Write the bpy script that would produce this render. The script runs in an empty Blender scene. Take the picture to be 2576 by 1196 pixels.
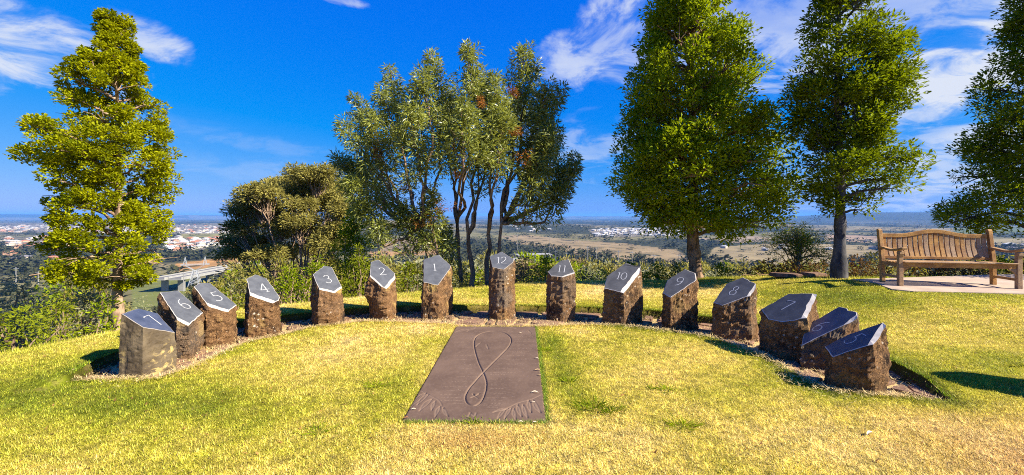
import bpy, math, random
import numpy as np
from mathutils import Vector, Matrix

R = math.radians
SC = bpy.context.scene
COL = SC.collection
HAZE = 0.00007
rng = np.random.default_rng(7)
random.seed(7)

# ------------------------------------------------------------------ camera, sky, sun, exposure
CAMH, F, CX, HY = 1.6, 1070.0, 1288.0, 545.0      # eye height; focal length and horizon for a 2576 px wide picture
cam = bpy.data.cameras.new('camera')
camo = bpy.data.objects.new('camera', cam); COL.objects.link(camo)
camo.location = (0, 0, CAMH); camo.rotation_euler = (R(90), 0, 0)
cam.sensor_width = 36.0; cam.lens = 36.0*F/2576.0
cam.shift_y = -(598.0-HY)/2576.0
cam.clip_start = 0.05; cam.clip_end = 60000
SC.camera = camo

SUN_AZ, SUN_EL = R(21), R(35)                     # degrees in front of "right", and above the horizon
sdir = Vector((math.cos(SUN_EL)*math.cos(SUN_AZ), -math.cos(SUN_EL)*math.sin(SUN_AZ), math.sin(SUN_EL)))
sl = bpy.data.lights.new('sun', 'SUN'); sl.energy = 5.0; sl.angle = R(0.55); sl.color = (1.0, 0.91, 0.73)
so = bpy.data.objects.new('sun', sl); COL.objects.link(so)
so.rotation_euler = sdir.to_track_quat('Z', 'Y').to_euler(); so.location = (20, -12, 25)

SC.view_settings.view_transform = 'Standard'
SC.view_settings.look = 'None'
SC.view_settings.gamma = 1.0
SC.view_settings.exposure = 1.45
SC.view_settings.use_curve_mapping = False
SC.render.engine = 'CYCLES'
SC.cycles.max_bounces = 6; SC.cycles.diffuse_bounces = 3; SC.cycles.glossy_bounces = 3
SC.cycles.transmission_bounces = 3; SC.cycles.volume_bounces = 1; SC.cycles.transparent_max_bounces = 8
SC.cycles.use_denoising = False; SC.cycles.filter_width = 1.0 if hasattr(SC.cycles, 'filter_width') else 1.5
SC.render.film_transparent = False

class NT:
    """small helper to write node trees"""
    def __init__(s, tree): s.t = tree; s.n = tree.nodes; s.l = tree.links
    def new(s, typ, **kw):
        n = s.n.new(typ)
        for k, v in kw.items():
            if k == 'ins':
                for i, val in v.items():
                    if isinstance(val, bpy.types.NodeSocket): s.l.new(val, n.inputs[i])
                    else: n.inputs[i].default_value = val
            else: setattr(n, k, v)
        return n
    def math(s, op, a, b=0.0, clamp=False):
        return s.new('ShaderNodeMath', operation=op, use_clamp=clamp, ins={0: a, 1: b}).outputs[0]
    def vmath(s, op, a, b):
        n = s.new('ShaderNodeVectorMath', operation=op, ins={0: a, 1: b})
        return n.outputs['Value'] if op in ('LENGTH', 'DOT_PRODUCT', 'DISTANCE') else n.outputs[0]
    def mix(s, f, a, b, blend='MIX'):
        n = s.new('ShaderNodeMix', data_type='RGBA', blend_type=blend)
        for i, v in ((0, f), (6, a), (7, b)):
            if isinstance(v, bpy.types.NodeSocket): s.l.new(v, n.inputs[i])
            else: n.inputs[i].default_value = v if not isinstance(v, tuple) or len(v) == 4 else (*v, 1)
        return n.outputs[2]
    def noise(s, vec, scale, detail=4, rough=0.55, dist=0.0, dims='3D'):
        n = s.new('ShaderNodeTexNoise', noise_dimensions=dims, ins={'Scale': scale, 'Detail': detail, 'Roughness': rough, 'Distortion': dist})
        s.l.new(vec, n.inputs['Vector']); return n.outputs['Fac']
    def ramp(s, f, lo, hi, a=0.0, b=1.0, smooth=True):
        n = s.new('ShaderNodeMapRange', interpolation_type='SMOOTHSTEP' if smooth else 'LINEAR',
                  ins={'Value': f, 'From Min': lo, 'From Max': hi, 'To Min': a, 'To Max': b})
        return n.outputs[0]

w = bpy.data.worlds.new('World'); SC.world = w; w.use_nodes = True
nt = NT(w.node_tree); nt.n.clear()
sky = nt.new('ShaderNodeTexSky', sky_type='NISHITA', sun_disc=False, sun_elevation=SUN_EL, sun_rotation=R(90)+SUN_AZ)
sky.altitude = 100; sky.air_density = 1.0; sky.dust_density = 0.3; sky.ozone_density = 2.5
ss = nt.new('ShaderNodeSeparateColor', ins={0: sky.outputs[0]}); KS = 0.1*2**1.45     # deepen the blue evenly over the whole sky
cr_ = nt.math('MULTIPLY', nt.math('MAXIMUM', nt.math('SUBTRACT', nt.math('MULTIPLY', ss.outputs[0], .116), .30), 0.0), .50/KS)
cg_ = nt.math('MULTIPLY', nt.math('POWER', nt.math('MULTIPLY', ss.outputs[1], .116), .72), .505/KS)
cb_ = nt.math('MULTIPLY', nt.math('POWER', nt.math('MULTIPLY', ss.outputs[2], .116), .12), .98/KS)
hs = nt.new('ShaderNodeCombineColor', ins={0: cr_, 1: cg_, 2: cb_})
tc = nt.new('ShaderNodeTexCoord'); d = tc.outputs['Generated']
sep = nt.new('ShaderNodeSeparateXYZ', ins={0: d})
zz = nt.math('ADD', nt.math('MAXIMUM', sep.outputs[2], 0.0), 0.22)
proj = nt.new('ShaderNodeCombineXYZ', ins={0: nt.math('DIVIDE', sep.outputs[0], zz), 1: nt.math('DIVIDE', sep.outputs[1], zz), 2: 0.0}).outputs[0]
n1 = nt.noise(proj, 1.3, 9, 0.58, 0.35)
n2 = nt.noise(proj, 3.4, 9, 0.62, 0.6)
# banks of cloud: direction (as seen in the picture frame), half sizes and tilt in degrees, strength, softness
CLOUDS = [(30, 100, 245, 105, 12, 1.0, .30), (390, 100, 100, 44, 24, .9, .25), (1520, 95, 165, 90, -32, .95, .22), (1590, 165, 120, 55, -10, .7, .2),
          (1480, 370, 170, 75, -5, .5, .5), (1900, 70, 240, 150, 18, .85, .30), (2420, 170, 270, 130, -20, 1.25, .4),
          (2430, 390, 420, 170, -5, .85, .7), (866, 0, 60, 16, 5, .8, .2), (1385, 115, 70, 26, -35, .6, .2), (2280, 30, 260, 70, 14, .62, .5), (560, 345, 260, 26, 5, .16, .6), (750, 440, 300, 36, 2, .2, .6)]
cover = None
for (px, py, rx, ry, tilt, st, soft) in CLOUDS:
    c = Vector(((px-CX)/F, 1.0, (HY-py)/F)); k = c.length; c.normalize()
    u = Vector((c.y, -c.x, 0)).normalized(); v = u.cross(c).normalized()
    t = R(tilt); e1 = u*math.cos(t) - v*math.sin(t); e2 = u*math.sin(t) + v*math.cos(t)
    a1, a2 = rx/F/k, ry/F/k
    dd = nt.vmath('SUBTRACT', d, tuple(c))
    q1 = nt.math('DIVIDE', nt.vmath('DOT_PRODUCT', dd, tuple(e1)), a1)
    q2 = nt.math('DIVIDE', nt.vmath('DOT_PRODUCT', dd, tuple(e2)), a2)
    q3 = nt.math('DIVIDE', nt.vmath('DOT_PRODUCT', dd, tuple(c)), 0.5)
    rr = nt.math('SQRT', nt.math('ADD', nt.math('ADD', nt.math('MULTIPLY', q1, q1), nt.math('MULTIPLY', q2, q2)), nt.math('MULTIPLY', q3, q3)))
    rr = nt.math('ADD', rr, nt.math('MULTIPLY', nt.math('SUBTRACT', 0.5, n2), 2.3))
    m = nt.ramp(rr, 1.0+soft*.6, 0.75-soft*1.2, 0.0, st)
    cover = m if cover is None else nt.math('MAXIMUM', cover, m)
dens = nt.math('MULTIPLY', cover, nt.ramp(n1, 0.30, 0.58, 0.45, 1.0))
dens = nt.math('MULTIPLY', dens, nt.ramp(n2, 0.38, 0.57, 0.10, 1.0), clamp=True)
skyc = nt.mix(dens, hs.outputs[0], (.74/KS, .80/KS, .93/KS, 1))
bg = nt.new('ShaderNodeBackground', ins={'Color': skyc, 'Strength': 0.1})
out = nt.new('ShaderNodeOutputWorld', ins={'Surface': bg.outputs[0]})

# ------------------------------------------------------------------ helpers
def link(o, parent=None):
    COL.objects.link(o)
    if parent is not None: o.parent = parent
    return o
def tag(o, label=None, cat=None, group=None, kind=None):
    if label: o['label'] = label
    if cat: o['category'] = cat
    if group: o['group'] = group
    if kind: o['kind'] = kind
    return o
def empty(name, loc=(0, 0, 0), rz=0.0):
    o = bpy.data.objects.new(name, None); o.location = loc; o.rotation_euler = (0, 0, rz); o.empty_display_size = 0.2
    return link(o)
def fmesh(name, V, Fc, mats=None, fmat=None, tint=None, col=None, smooth=False):
    """fast mesh from arrays: V (n,3), Fc (m,k)"""
    V = np.ascontiguousarray(V, dtype=np.float32); Fc = np.ascontiguousarray(Fc, dtype=np.int32)
    m, k = Fc.shape
    me = bpy.data.meshes.new(name)
    me.vertices.add(len(V)); me.vertices.foreach_set('co', V.ravel())
    me.loops.add(m*k); me.loops.foreach_set('vertex_index', Fc.ravel())
    me.polygons.add(m); me.polygons.foreach_set('loop_start', np.arange(0, m*k, k, dtype=np.int32))
    if mats:
        for mm in (mats if isinstance(mats, (list, tuple)) else [mats]): me.materials.append(mm)
    if fmat is not None: me.polygons.foreach_set('material_index', np.asarray(fmat, dtype=np.int32))
    me.update(calc_edges=True)
    me.polygons.foreach_set('use_smooth', np.full(m, bool(smooth)))
    if tint is not None:
        a = me.attributes.new('tint', 'FLOAT', 'FACE' if len(tint) == m else 'POINT'); a.data.foreach_set('value', np.asarray(tint, dtype=np.float32))
    if col is not None:
        c = np.ones((len(col), 4), dtype=np.float32); c[:, :3] = col
        a = me.attributes.new('col', 'FLOAT_COLOR', 'FACE' if len(col) == m and len(col) != len(V) else 'POINT'); a.data.foreach_set('color', c.ravel())
    return me
def obj(name, me, parent=None, loc=None):
    o = bpy.data.objects.new(name, me)
    if loc is not None: o.location = loc
    return link(o, parent)

class Geo:
    """collects quads"""
    def __init__(s): s.V = []; s.Fq = []; s.T = []; s.n = 0
    def add(s, V, Fc, t=0.5):
        V = np.asarray(V, float); Fc = np.asarray(Fc, int)
        s.V.append(V); s.Fq.append(Fc+s.n); s.n += len(V)
        s.T.append(np.broadcast_to(np.asarray(t, float), (len(Fc),)).copy())
    def box(s, c, size, rot=None, t=0.5, taper=1.0):
        h = np.array(size)/2
        P = np.array([[x, y, z] for z in (-1, 1) for y in (-1, 1) for x in (-1, 1)], float)*h
        P[4:, :2] *= taper
        if rot is not None: P = P @ np.array(rot).T
        s.add(P+np.array(c), [[0, 2, 3, 1], [4, 5, 7, 6], [0, 1, 5, 4], [2, 6, 7, 3], [0, 4, 6, 2], [1, 3, 7, 5]], t)
    def bar(s, a, b, w_, h_=None, t=0.5):
        h_ = h_ or w_; a = np.array(a, float); b = np.array(b, float); dd = b-a; L = np.linalg.norm(dd); z = dd/L
        up = np.array([0, 0, 1.0]) if abs(z[2]) < .9 else np.array([1.0, 0, 0])
        x = np.cross(up, z); x /= np.linalg.norm(x); y = np.cross(z, x)
        s.box((a+b)/2, (w_, h_, L), np.stack([x, y, z], 1), t)
    def tube(s, pts, rad, n=7, t=0.5, cap=True):
        pts = np.asarray(pts, float); rad = np.broadcast_to(np.asarray(rad, float), (len(pts),))
        tan = np.gradient(pts, axis=0); tan /= np.linalg.norm(tan, axis=1)[:, None]+1e-9
        ref = np.array([0.31, 0.95, 0.05]) if abs(tan[0][2]) > .6 else np.array([0, 0.05, 1.0])
        x = np.cross(ref, tan); x /= np.linalg.norm(x, axis=1)[:, None]+1e-9; y = np.cross(tan, x)
        a = np.linspace(0, 2*np.pi, n, endpoint=False)
        ring = (np.cos(a)[None, :, None]*x[:, None]+np.sin(a)[None, :, None]*y[:, None])*rad[:, None, None]+pts[:, None]
        m = len(pts); Vv = ring.reshape(-1, 3)
        i = np.arange(m-1)[:, None]*n; j = np.arange(n)[None]; j2 = (j+1) % n
        Fq = np.stack([i+j, i+j2, i+n+j2, i+n+j], -1).reshape(-1, 4)
        s.add(Vv, Fq, t)
    def mesh(s, name, mats, smooth=False):
        return fmesh(name, np.concatenate(s.V), np.concatenate(s.Fq), mats, tint=np.concatenate(s.T), smooth=smooth)
    def build(s, name, mats, parent=None, smooth=False, loc=None):
        return obj(name, s.mesh(name, mats, smooth), parent, loc)

def _h(ix, iy, iz, seed):
    n = (ix*374761393 + iy*668265263 + iz*2147483647 + seed*1274126177) & 0xffffffff
    n = ((n ^ (n >> 13))*1274126177) & 0xffffffff
    n = ((n ^ (n >> 16))*2246822519) & 0xffffffff
    return ((n ^ (n >> 15)) & 0xffff)/65535.0
def vnoise(p, seed=0):
    p = np.asarray(p, float); i = np.floor(p).astype(np.int64); f = p-i; f = f*f*(3-2*f)
    r = 0
    for dx in (0, 1):
        wx = f[:, 0] if dx else 1-f[:, 0]
        for dy in (0, 1):
            wy = f[:, 1] if dy else 1-f[:, 1]
            for dz in (0, 1):
                wz = f[:, 2] if dz else 1-f[:, 2]
                r = r + wx*wy*wz*_h(i[:, 0]+dx, i[:, 1]+dy, i[:, 2]+dz, seed)
    return r
def fbm(p, oct=4, seed=0, gain=0.5):
    s = 0; a = 1; t = 0; p = np.asarray(p, float)
    for o in range(oct):
        s = s+a*vnoise(p*(2.03**o)+o*17.3, seed+o); t += a; a *= gain
    return s/t
def fbm2(x, y, sc, oct=4, seed=0, gain=.5):
    x = np.asarray(x, float).ravel(); y = np.asarray(y, float).ravel()
    return fbm(np.stack([x*sc, y*sc, np.zeros_like(x)+.37], 1), oct, seed, gain)
def sm(a, b, x): t = np.clip((x-a)/(b-a), 0, 1); return t*t*(3-2*t)
def seg_dist(x, y, P, closed=False):
    P = np.asarray(P, float); Q = np.roll(P, -1, 0) if closed else P[1:]; A = P if closed else P[:-1]
    best = np.full(x.shape, 1e9)
    for a, b in zip(A, Q):
        e = b-a; L = e@e+1e-12
        t = np.clip(((x-a[0])*e[0]+(y-a[1])*e[1])/L, 0, 1)
        best = np.minimum(best, np.hypot(x-a[0]-t*e[0], y-a[1]-t*e[1]))
    return best
def inside(x, y, P):
    P = np.asarray(P, float); r = np.zeros(x.shape, bool)
    j = len(P)-1
    for i in range(len(P)):
        xi, yi = P[i]; xj, yj = P[j]
        c = ((yi > y) != (yj > y)) & (x < (xj-xi)*(y-yi)/((yj-yi) if abs(yj-yi) > 1e-9 else 1e-9)+xi)
        r ^= c; j = i
    return r
def G(px, py, g=0.0):
    """ground point at height g seen at a place in the photograph"""
    y = F*(CAMH-g)/(py-HY); return ((px-CX)/F*y, y)
def at(px, py, y): return ((px-CX)/F*y, y, CAMH-(py-HY)/F*y)

# ------------------------------------------------------------------ materials
def mat(name):
    m = bpy.data.materials.new(name); m.use_nodes = True; t = NT(m.node_tree); t.n.clear()
    t.out = t.new('ShaderNodeOutputMaterial'); return m, t
def pbsdf(t, color, rough=0.7, spec=0.3, bump=None, bstr=0.5, bdist=0.01, **kw):
    b = t.new('ShaderNodeBsdfPrincipled')
    for k, v in (('Base Color', color), ('Roughness', rough), ('Specular IOR Level', spec)):
        if isinstance(v, bpy.types.NodeSocket): t.l.new(v, b.inputs[k])
        else: b.inputs[k].default_value = (*v, 1) if isinstance(v, tuple) and len(v) == 3 else v
    for k, v in kw.items(): b.inputs[k].default_value = v
    if bump is not None:
        bn = t.new('ShaderNodeBump', ins={'Strength': bstr, 'Distance': bdist, 'Height': bump})
        t.l.new(bn.outputs[0], b.inputs['Normal'])
    return b
def coords(t, which='Object'): return t.new('ShaderNodeTexCoord').outputs[which]
def wpos(t): return t.new('ShaderNodeNewGeometry').outputs['Position']

def leaf_mat(name, c1, c2, trans=0.35, rough=0.6, spec=0.07):
    m, t = mat(name)
    at_ = t.new('ShaderNodeAttribute', attribute_name='tint')
    nz = t.noise(wpos(t), 1.7, 2)
    f = t.math('ADD', t.math('MULTIPLY', at_.outputs['Fac'], .75), t.math('MULTIPLY', t.math('SUBTRACT', nz, .35), .5), clamp=True)
    c = t.mix(f, c1, c2)
    b = pbsdf(t, c, rough, spec)
    tr = t.new('ShaderNodeBsdfTranslucent', ins={'Color': t.mix(.5, c, (c2[0]*1.3, c2[1]*1.25, c2[2]*.6))})
    mx = t.new('ShaderNodeMixShader', ins={0: trans, 1: b.outputs[0], 2: tr.outputs[0]})
    t.l.new(mx.outputs[0], t.out.inputs[0]); return m
def bark_mat(name, c1, c2, sc=9.0, stretch=(1, 1, .25)):
    m, t = mat(name)
    mp = t.new('ShaderNodeMapping', ins={'Vector': coords(t), 'Scale': stretch})
    n = t.noise(mp.outputs[0], sc, 6, .65, .4); n2_ = t.noise(coords(t), sc*.3, 3)
    c = t.mix(t.ramp(n, .35, .65), c1, c2); c = t.mix(t.ramp(n2_, .45, .7, 0, .5), c, tuple(x*1.5 for x in c2))
    b = pbsdf(t, c, .9, .15, n, .9, .02); t.l.new(b.outputs[0], t.out.inputs[0]); return m
def plain(name, c, rough=.7, spec=.3, var=.25, sc=20.0, bstr=.2, metallic=0.0):
    m, t = mat(name)
    n = t.noise(coords(t), sc, 5)
    cc = t.mix(t.ramp(n, .3, .7), tuple(x*(1-var) for x in c), tuple(min(1, x*(1+var)) for x in c))
    b = pbsdf(t, cc, rough, spec, n, bstr, .004, Metallic=metallic); t.l.new(b.outputs[0], t.out.inputs[0]); return m

M = {}
M['bark_light'] = bark_mat('bark_light', (.11, .07, .045), (.36, .25, .17), 14)
M['bark_dark'] = bark_mat('bark_dark', (.06, .038, .024), (.27, .175, .11), 10)
M['bark_grey'] = bark_mat('bark_grey', (.035, .035, .04), (.10, .095, .10), 5, (1, 1, .6))
M['bark_acacia'] = bark_mat('bark_acacia', (.08, .05, .035), (.27, .19, .13), 12)
M['twig'] = plain('twig', (.30, .20, .11), .9, .1)
M['leaf_gold'] = leaf_mat('leaf_gold', (.040, .072, .003), (.50, .50, .006), .36, .6, .06)
M['leaf_green'] = leaf_mat('leaf_green', (.028, .066, .003), (.40, .48, .010), .36, .6, .06)
M['leaf_deep'] = leaf_mat('leaf_deep', (.016, .044, .002), (.29, .36, .008), .30)
M['leaf_acacia'] = leaf_mat('leaf_acacia', (.055, .085, .018), (.42, .44, .085), .30, .38, .5)
M['leaf_rust'] = leaf_mat('leaf_rust', (.16, .055, .015), (.42, .17, .03), .2)
M['leaf_gum'] = leaf_mat('leaf_gum', (.080, .082, .020), (.46, .40, .11), .3)
M['leaf_olive'] = leaf_mat('leaf_olive', (.085, .090, .015), (.36, .32, .055), .32)
M['leaf_bright'] = leaf_mat('leaf_bright', (.10, .14, .008), (.34, .36, .02), .42)
M['leaf_grey'] = leaf_mat('leaf_grey', (.15, .16, .085), (.44, .42, .25), .3)
M['leaf_brown'] = leaf_mat('leaf_brown', (.045, .028, .010), (.27, .14, .045), .22)
M['leaf_tan'] = leaf_mat('leaf_tan', (.10, .08, .04), (.33, .25, .13), .25)
M['leaf_far'] = leaf_mat('leaf_far', (.024, .032, .014), (.080, .078, .032), .12, .8, .1)
# ------------------------------------------------------------------ the lie of the land
CREST = np.array([(-30, -12), (-14, 1.2), (-9, 3.3), (-6.15, 5.1), (-4.7, 7.3), (-2, 9.35), (.87, 10.7), (3, 11), (4.9, 10.9), (6.9, 9.15),
                  (10.2, 9.4), (16, 9.3), (40, 8.5), (45, -30), (-40, -30)], float)
P_OUT = [(-4.25, 4.13), (-4.40, 4.5), (-4.42, 5.2), (-3.97, 6.1), (-3.49, 6.53), (-2.61, 7.0), (-1.73, 7.19), (-.8, 7.25), (.3, 7.24), (1.28, 7.12),
         (2.25, 6.9), (2.94, 6.46), (3.5, 6.0), (3.9, 5.3), (4.02, 4.8), (3.98, 4.4), (3.83, 3.70)]
P_IN = [(-4.2, 4.10), (-3.46, 4.15), (-3.36, 4.53), (-3.37, 4.96), (-3.32, 5.38), (-3.12, 5.61), (-2.87, 6.07), (-2.62, 6.17), (-2.22, 6.44), (-1.64, 6.37),
        (-.86, 6.26), (-.8, 6.13), (.34, 6.13), (.36, 6.1), (1.01, 6.22), (1.6, 6.17), (2.1, 5.92), (2.6, 5.6), (2.75, 5.24), (2.87, 4.86), (2.87, 4.37), (2.86, 4.04), (2.9, 3.87),
        (3.15, 3.78), (3.62, 3.71)]
PATH_POLY = np.array(P_OUT + P_IN[::-1], float)
SLAB = [G(1010, 1065), G(1375, 1066), G(1347, 825), G(1147, 825)]
RPATH = np.array([(4.75, 3.7), (5.05, 4.35), (5.9, 4.5), (6.6, 4.2), (6.6, 3.4), (5.2, 3.3)])   # the little path running out of frame on the right

def crest_d(x, y):
    dd = seg_dist(x, y, CREST, True); return np.where(inside(x, y, CREST), -dd, dd)
def rise(x, y): return .33*sm(3.9, 7.0, x)*sm(3.6, 7.2, y)
def plain_z(x, y):
    r = np.hypot(x, y); az = x/np.maximum(y, 1.0)
    z = -60 + 9*(fbm2(x, y, 1/900., 4, 5)-.5) + 16*(fbm2(x, y, 1/3500., 3, 9)-.5)*sm(800, 4000, r)
    # low wooded rise left of centre, plateau on the right, long ridge along the skyline
    z += 48*np.exp(-(((x+480)/230)**2+((y-1650)/260)**2))
    z += 22*np.exp(-(((x-120)/300)**2+((y-1900)/260)**2))
    pl = sm(.60, .84, az)*sm(5200, 7600, r)
    z += pl*(112 + 14*(fbm2(x, y, 1/1500., 3, 21)-.5)) * np.where(y > 0, 1, 0)
    z += sm(.5, .62, az)*sm(7600, 9800, r)*(62+10*(fbm2(x, y, 1/1500., 2, 25)-.5))*(1-pl)*np.where(y > 0, 1, 0)
    rd = sm(11500, 14500, r); z = z*(1-rd) + rd*(44*sm(-.4, -.9, az)+8+10*(fbm2(x, y, 1/2600., 3, 31)-.5))
    return z
def ground(x, y):
    x = np.asarray(x, float); y = np.asarray(y, float); sh = x.shape; x = x.ravel(); y = y.ravel()
    dd = crest_d(x, y)
    lawn = rise(x, y) + .03*(fbm2(x, y, .5, 3, 3)-.5)*sm(2.2, 5, np.abs(x)+np.maximum(0, 3-y))
    k = 1-np.exp(-np.maximum(dd, 0)/120.); pz = plain_z(x, y)
    blend = sm(0, .9, dd)*np.where(dd > 0, 1, 0)
    z = lawn*(1-k) + pz*k
    z -= .10*blend
    z -= .05*sm(-.7, 0, dd)
    return z.reshape(sh)
def g1(x, y): return float(ground(np.array([x]), np.array([y]))[0])

def lawn_detail(x, y):
    """step of the lawn round the sunken path"""
    inp = inside(x, y, PATH_POLY)
    wob = .035*(fbm2(x, y, 5, 3, 77)-.5)
    d_o = seg_dist(x, y, P_OUT); d_i = seg_dist(x, y, P_IN)
    outer = (~inp) & (d_o < d_i+0.02)
    z = np.where(outer, .085*sm(3.65, 4.1, y)*(1-sm(.6, 2.0, d_o)), 0.012)
    z = np.where(inp & (np.minimum(d_o, d_i) > .02+wob), -.035, z)
    z = np.where(inside(x, y, RPATH), -.03, z)
    z = np.where(inside(x, y, SLAB), -.05, z)
    return z, inp

# grass colour: green -> yellow green -> straw -> rusty
def dryness(x, y):
    d_ = .50 + 1.35*(fbm2(x, y, .55, 4, 11)-.5) + .5*(fbm2(x, y, 2.4, 3, 12)-.5)
    d_ += .30*np.exp(-(((x+.2)/2.4)**2+((y-2.6)/1.0)**2))
    d_ += .42*sm(.9, 3.0, x)*(1-sm(2.9, 4.1, y))
    d_ += .18*np.exp(-(((x-1.6)/1.0)**2+((y-4.6)/1.2)**2))
    d_ += .22*np.exp(-(((x+2.0)/1.1)**2+((y-5.0)/1.3)**2))
    d_ -= .30*np.exp(-(((x-.52)/.16)**2))*sm(3.1, 3.4, y)*(1-sm(6, 6.3, y))
    d_ -= .16*np.exp(-(((x+1.05)/.22)**2))*sm(3.0, 3.4, y)*(1-sm(6, 6.3, y))
    d_ -= .28*np.exp(-(((x+3.5)/1.5)**2+((y-3.6)/.42)**2)); d_ += .16*(1-sm(-1.5, .5, x))*(1-sm(3.0, 3.6, y))
    d_ -= .35*np.exp(-(((x+1.3)/.7)**2+((y-2.9)/.35)**2))
    d_ -= .30*np.exp(-(seg_dist(x, y, P_OUT)/.35)**2)
    d_ -= .30*np.exp(-(seg_dist(x, y, P_IN[15:])/.22)**2)
    d_ += .10*sm(7.6, 9.5, y)*(1-sm(2, 5, x))
    d_ -= .22*sm(3.8, 5.5, x)*sm(3.4, 4.3, y)
    d_ -= .2*sm(-4.4, -5.2, x)
    return np.clip(d_, 0, 1)
def rusty(x, y):
    return np.clip(.9*sm(2.2, 3.8, x)*(1-sm(2.6, 4.0, y)) *(.35+1.3*(fbm2(x, y, 1.4, 3, 51)-.2)) + .6*np.exp(-(((x+.28)/.42)**2+((y-3.02)/.16)**2)), 0, .8)
CG = np.array([[.20, .245, .018], [.47, .445, .040], [.72, .58, .13], [.83, .65, .28]])
def grass_col(x, y, jit):
    t = np.clip(dryness(x, y)+jit, 0, 1)*3; i = np.minimum(t.astype(int), 2); f = (t-i)[:, None]
    c = CG[i]*(1-f)+CG[i+1]*f
    c = c*((.50+1.05*fbm2(x, y, 19, 2, 90))*(.45+1.15*fbm2(x, y, 62, 2, 91)))[:, None]; r = rusty(x, y)[:, None]; return c*(1-r)+np.array([.62, .36, .12])*r

xs = np.concatenate([np.linspace(-16, -5, 56, False), np.linspace(-5, 5, 250, False), np.linspace(5, 16, 56)])
ys = np.concatenate([np.linspace(-8, 2.4, 30, False), np.linspace(2.4, 7.6, 150, False), np.linspace(7.6, 13, 60)])
X, Y = np.meshgrid(xs, ys); x = X.ravel(); y = Y.ravel()
zd, inp = lawn_detail(x, y); dz = crest_d(x, y)
Z = ground(x, y)+zd
nx, ny = len(xs), len(ys)
i = (np.arange(ny-1)[:, None]*nx+np.arange(nx-1)[None]).ravel()
Fq = np.stack([i, i+1, i+nx+1, i+nx], 1)
keep = (dz[Fq].max(1) < 1.2); Fq = Fq[keep]
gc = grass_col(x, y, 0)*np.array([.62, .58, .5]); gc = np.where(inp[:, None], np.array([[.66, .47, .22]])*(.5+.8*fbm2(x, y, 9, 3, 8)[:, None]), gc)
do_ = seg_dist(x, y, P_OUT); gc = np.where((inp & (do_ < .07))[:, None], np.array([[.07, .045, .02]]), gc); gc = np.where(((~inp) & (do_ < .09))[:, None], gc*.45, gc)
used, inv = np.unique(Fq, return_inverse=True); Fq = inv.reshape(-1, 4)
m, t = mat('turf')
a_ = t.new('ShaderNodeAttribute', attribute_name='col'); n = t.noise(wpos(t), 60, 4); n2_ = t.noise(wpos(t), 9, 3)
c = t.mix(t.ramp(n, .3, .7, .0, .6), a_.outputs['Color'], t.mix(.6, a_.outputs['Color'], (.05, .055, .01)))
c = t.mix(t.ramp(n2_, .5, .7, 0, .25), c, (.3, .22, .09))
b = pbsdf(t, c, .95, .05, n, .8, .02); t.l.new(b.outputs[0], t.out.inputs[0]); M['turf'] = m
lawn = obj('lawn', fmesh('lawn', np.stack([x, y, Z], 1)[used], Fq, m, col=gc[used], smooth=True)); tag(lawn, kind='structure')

# ---- hillside and plain
az = np.concatenate([np.arange(-64, 64, .23), np.arange(64, 296, 4)])
rr = np.concatenate([np.geomspace(5.5, 300, 45, False), np.geomspace(300, 19000, 155)])
A_, R_ = np.meshgrid(np.radians(az), rr); x = (R_*np.sin(A_)).ravel(); y = (R_*np.cos(A_)).ravel()
na, nr = len(az), len(rr); Z = ground(x, y); dd = crest_d(x, y); Z -= .35*(1-sm(.2, 1.2, dd))+.02
i = (np.arange(nr-1)[:, None]*na+np.arange(na)[None]).ravel(); j = (np.arange(nr-1)[:, None]*na+(np.arange(na)[None]+1) % na).ravel()
Fq = np.stack([i, i+na, j+na, j], 1)
def vpx(x, y, z): y = np.maximum(y, 1); return CX+F*x/y, HY+F*(CAMH-z)/y
FIELDS = [ # outline in the photograph, kind of ground
 ([(1255, 594), (1330, 592), (1420, 602), (1560, 612), (1700, 628), (1740, 655), (1700, 672), (1600, 660), (1480, 648), (1400, 628), (1290, 612)], (.36, .26, .135)),
 ([(1800, 622), (1960, 612), (2200, 618), (2220, 650), (2040, 668), (1830, 668), (1770, 650)], (.35, .27, .14)),
 ([(1740, 600), (1900, 594), (1980, 604), (1850, 612)], (.38, .28, .17)),
 ([(2080, 590), (2215, 596), (2215, 612), (2080, 606)], (.42, .29, .19)),
 ([(950, 604), (1080, 596), (1110, 622), (960, 636)], (.34, .24, .14)),
 ([(930, 634), (1100, 630), (1100, 640), (930, 646)], (.50, .28, .12)),
 ([(455, 589), (620, 587), (620, 597), (455, 598)], (.30, .27, .09)),
 ([(330, 708), (500, 700), (560, 720), (500, 800), (340, 830)], (.19, .21, .055)),
 ([(20, 714), (170, 706), (190, 716), (20, 730)], (.26, .23, .10)),
 ([(440, 664), (660, 640), (660, 652), (440, 684)], (.52, .27, .09)),
 ([(1480, 578), (1690, 572), (1720, 594), (1500, 597)], (.27, .23, .18)),
 ([(1640, 564), (1760, 562), (1760, 569), (1640, 571)], (.45, .30, .20)),
 ([(2300, 604), (2600, 600), (2600, 622), (2300, 618)], (.34, .28, .14)),
 ([(2400, 575), (2600, 568), (2600, 590), (2400, 590)], (.13, .16, .06)),
 ([(0, 568), (440, 566), (620, 570), (620, 587), (440, 590), (0, 585)], (.27, .23, .19)),
 ([(0, 598), (180, 596), (200, 620), (0, 625)], (.24, .21, .16)),
 ([(400, 599), (620, 598), (620, 625), (420, 632)], (.26, .22, .16)),
]
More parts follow.
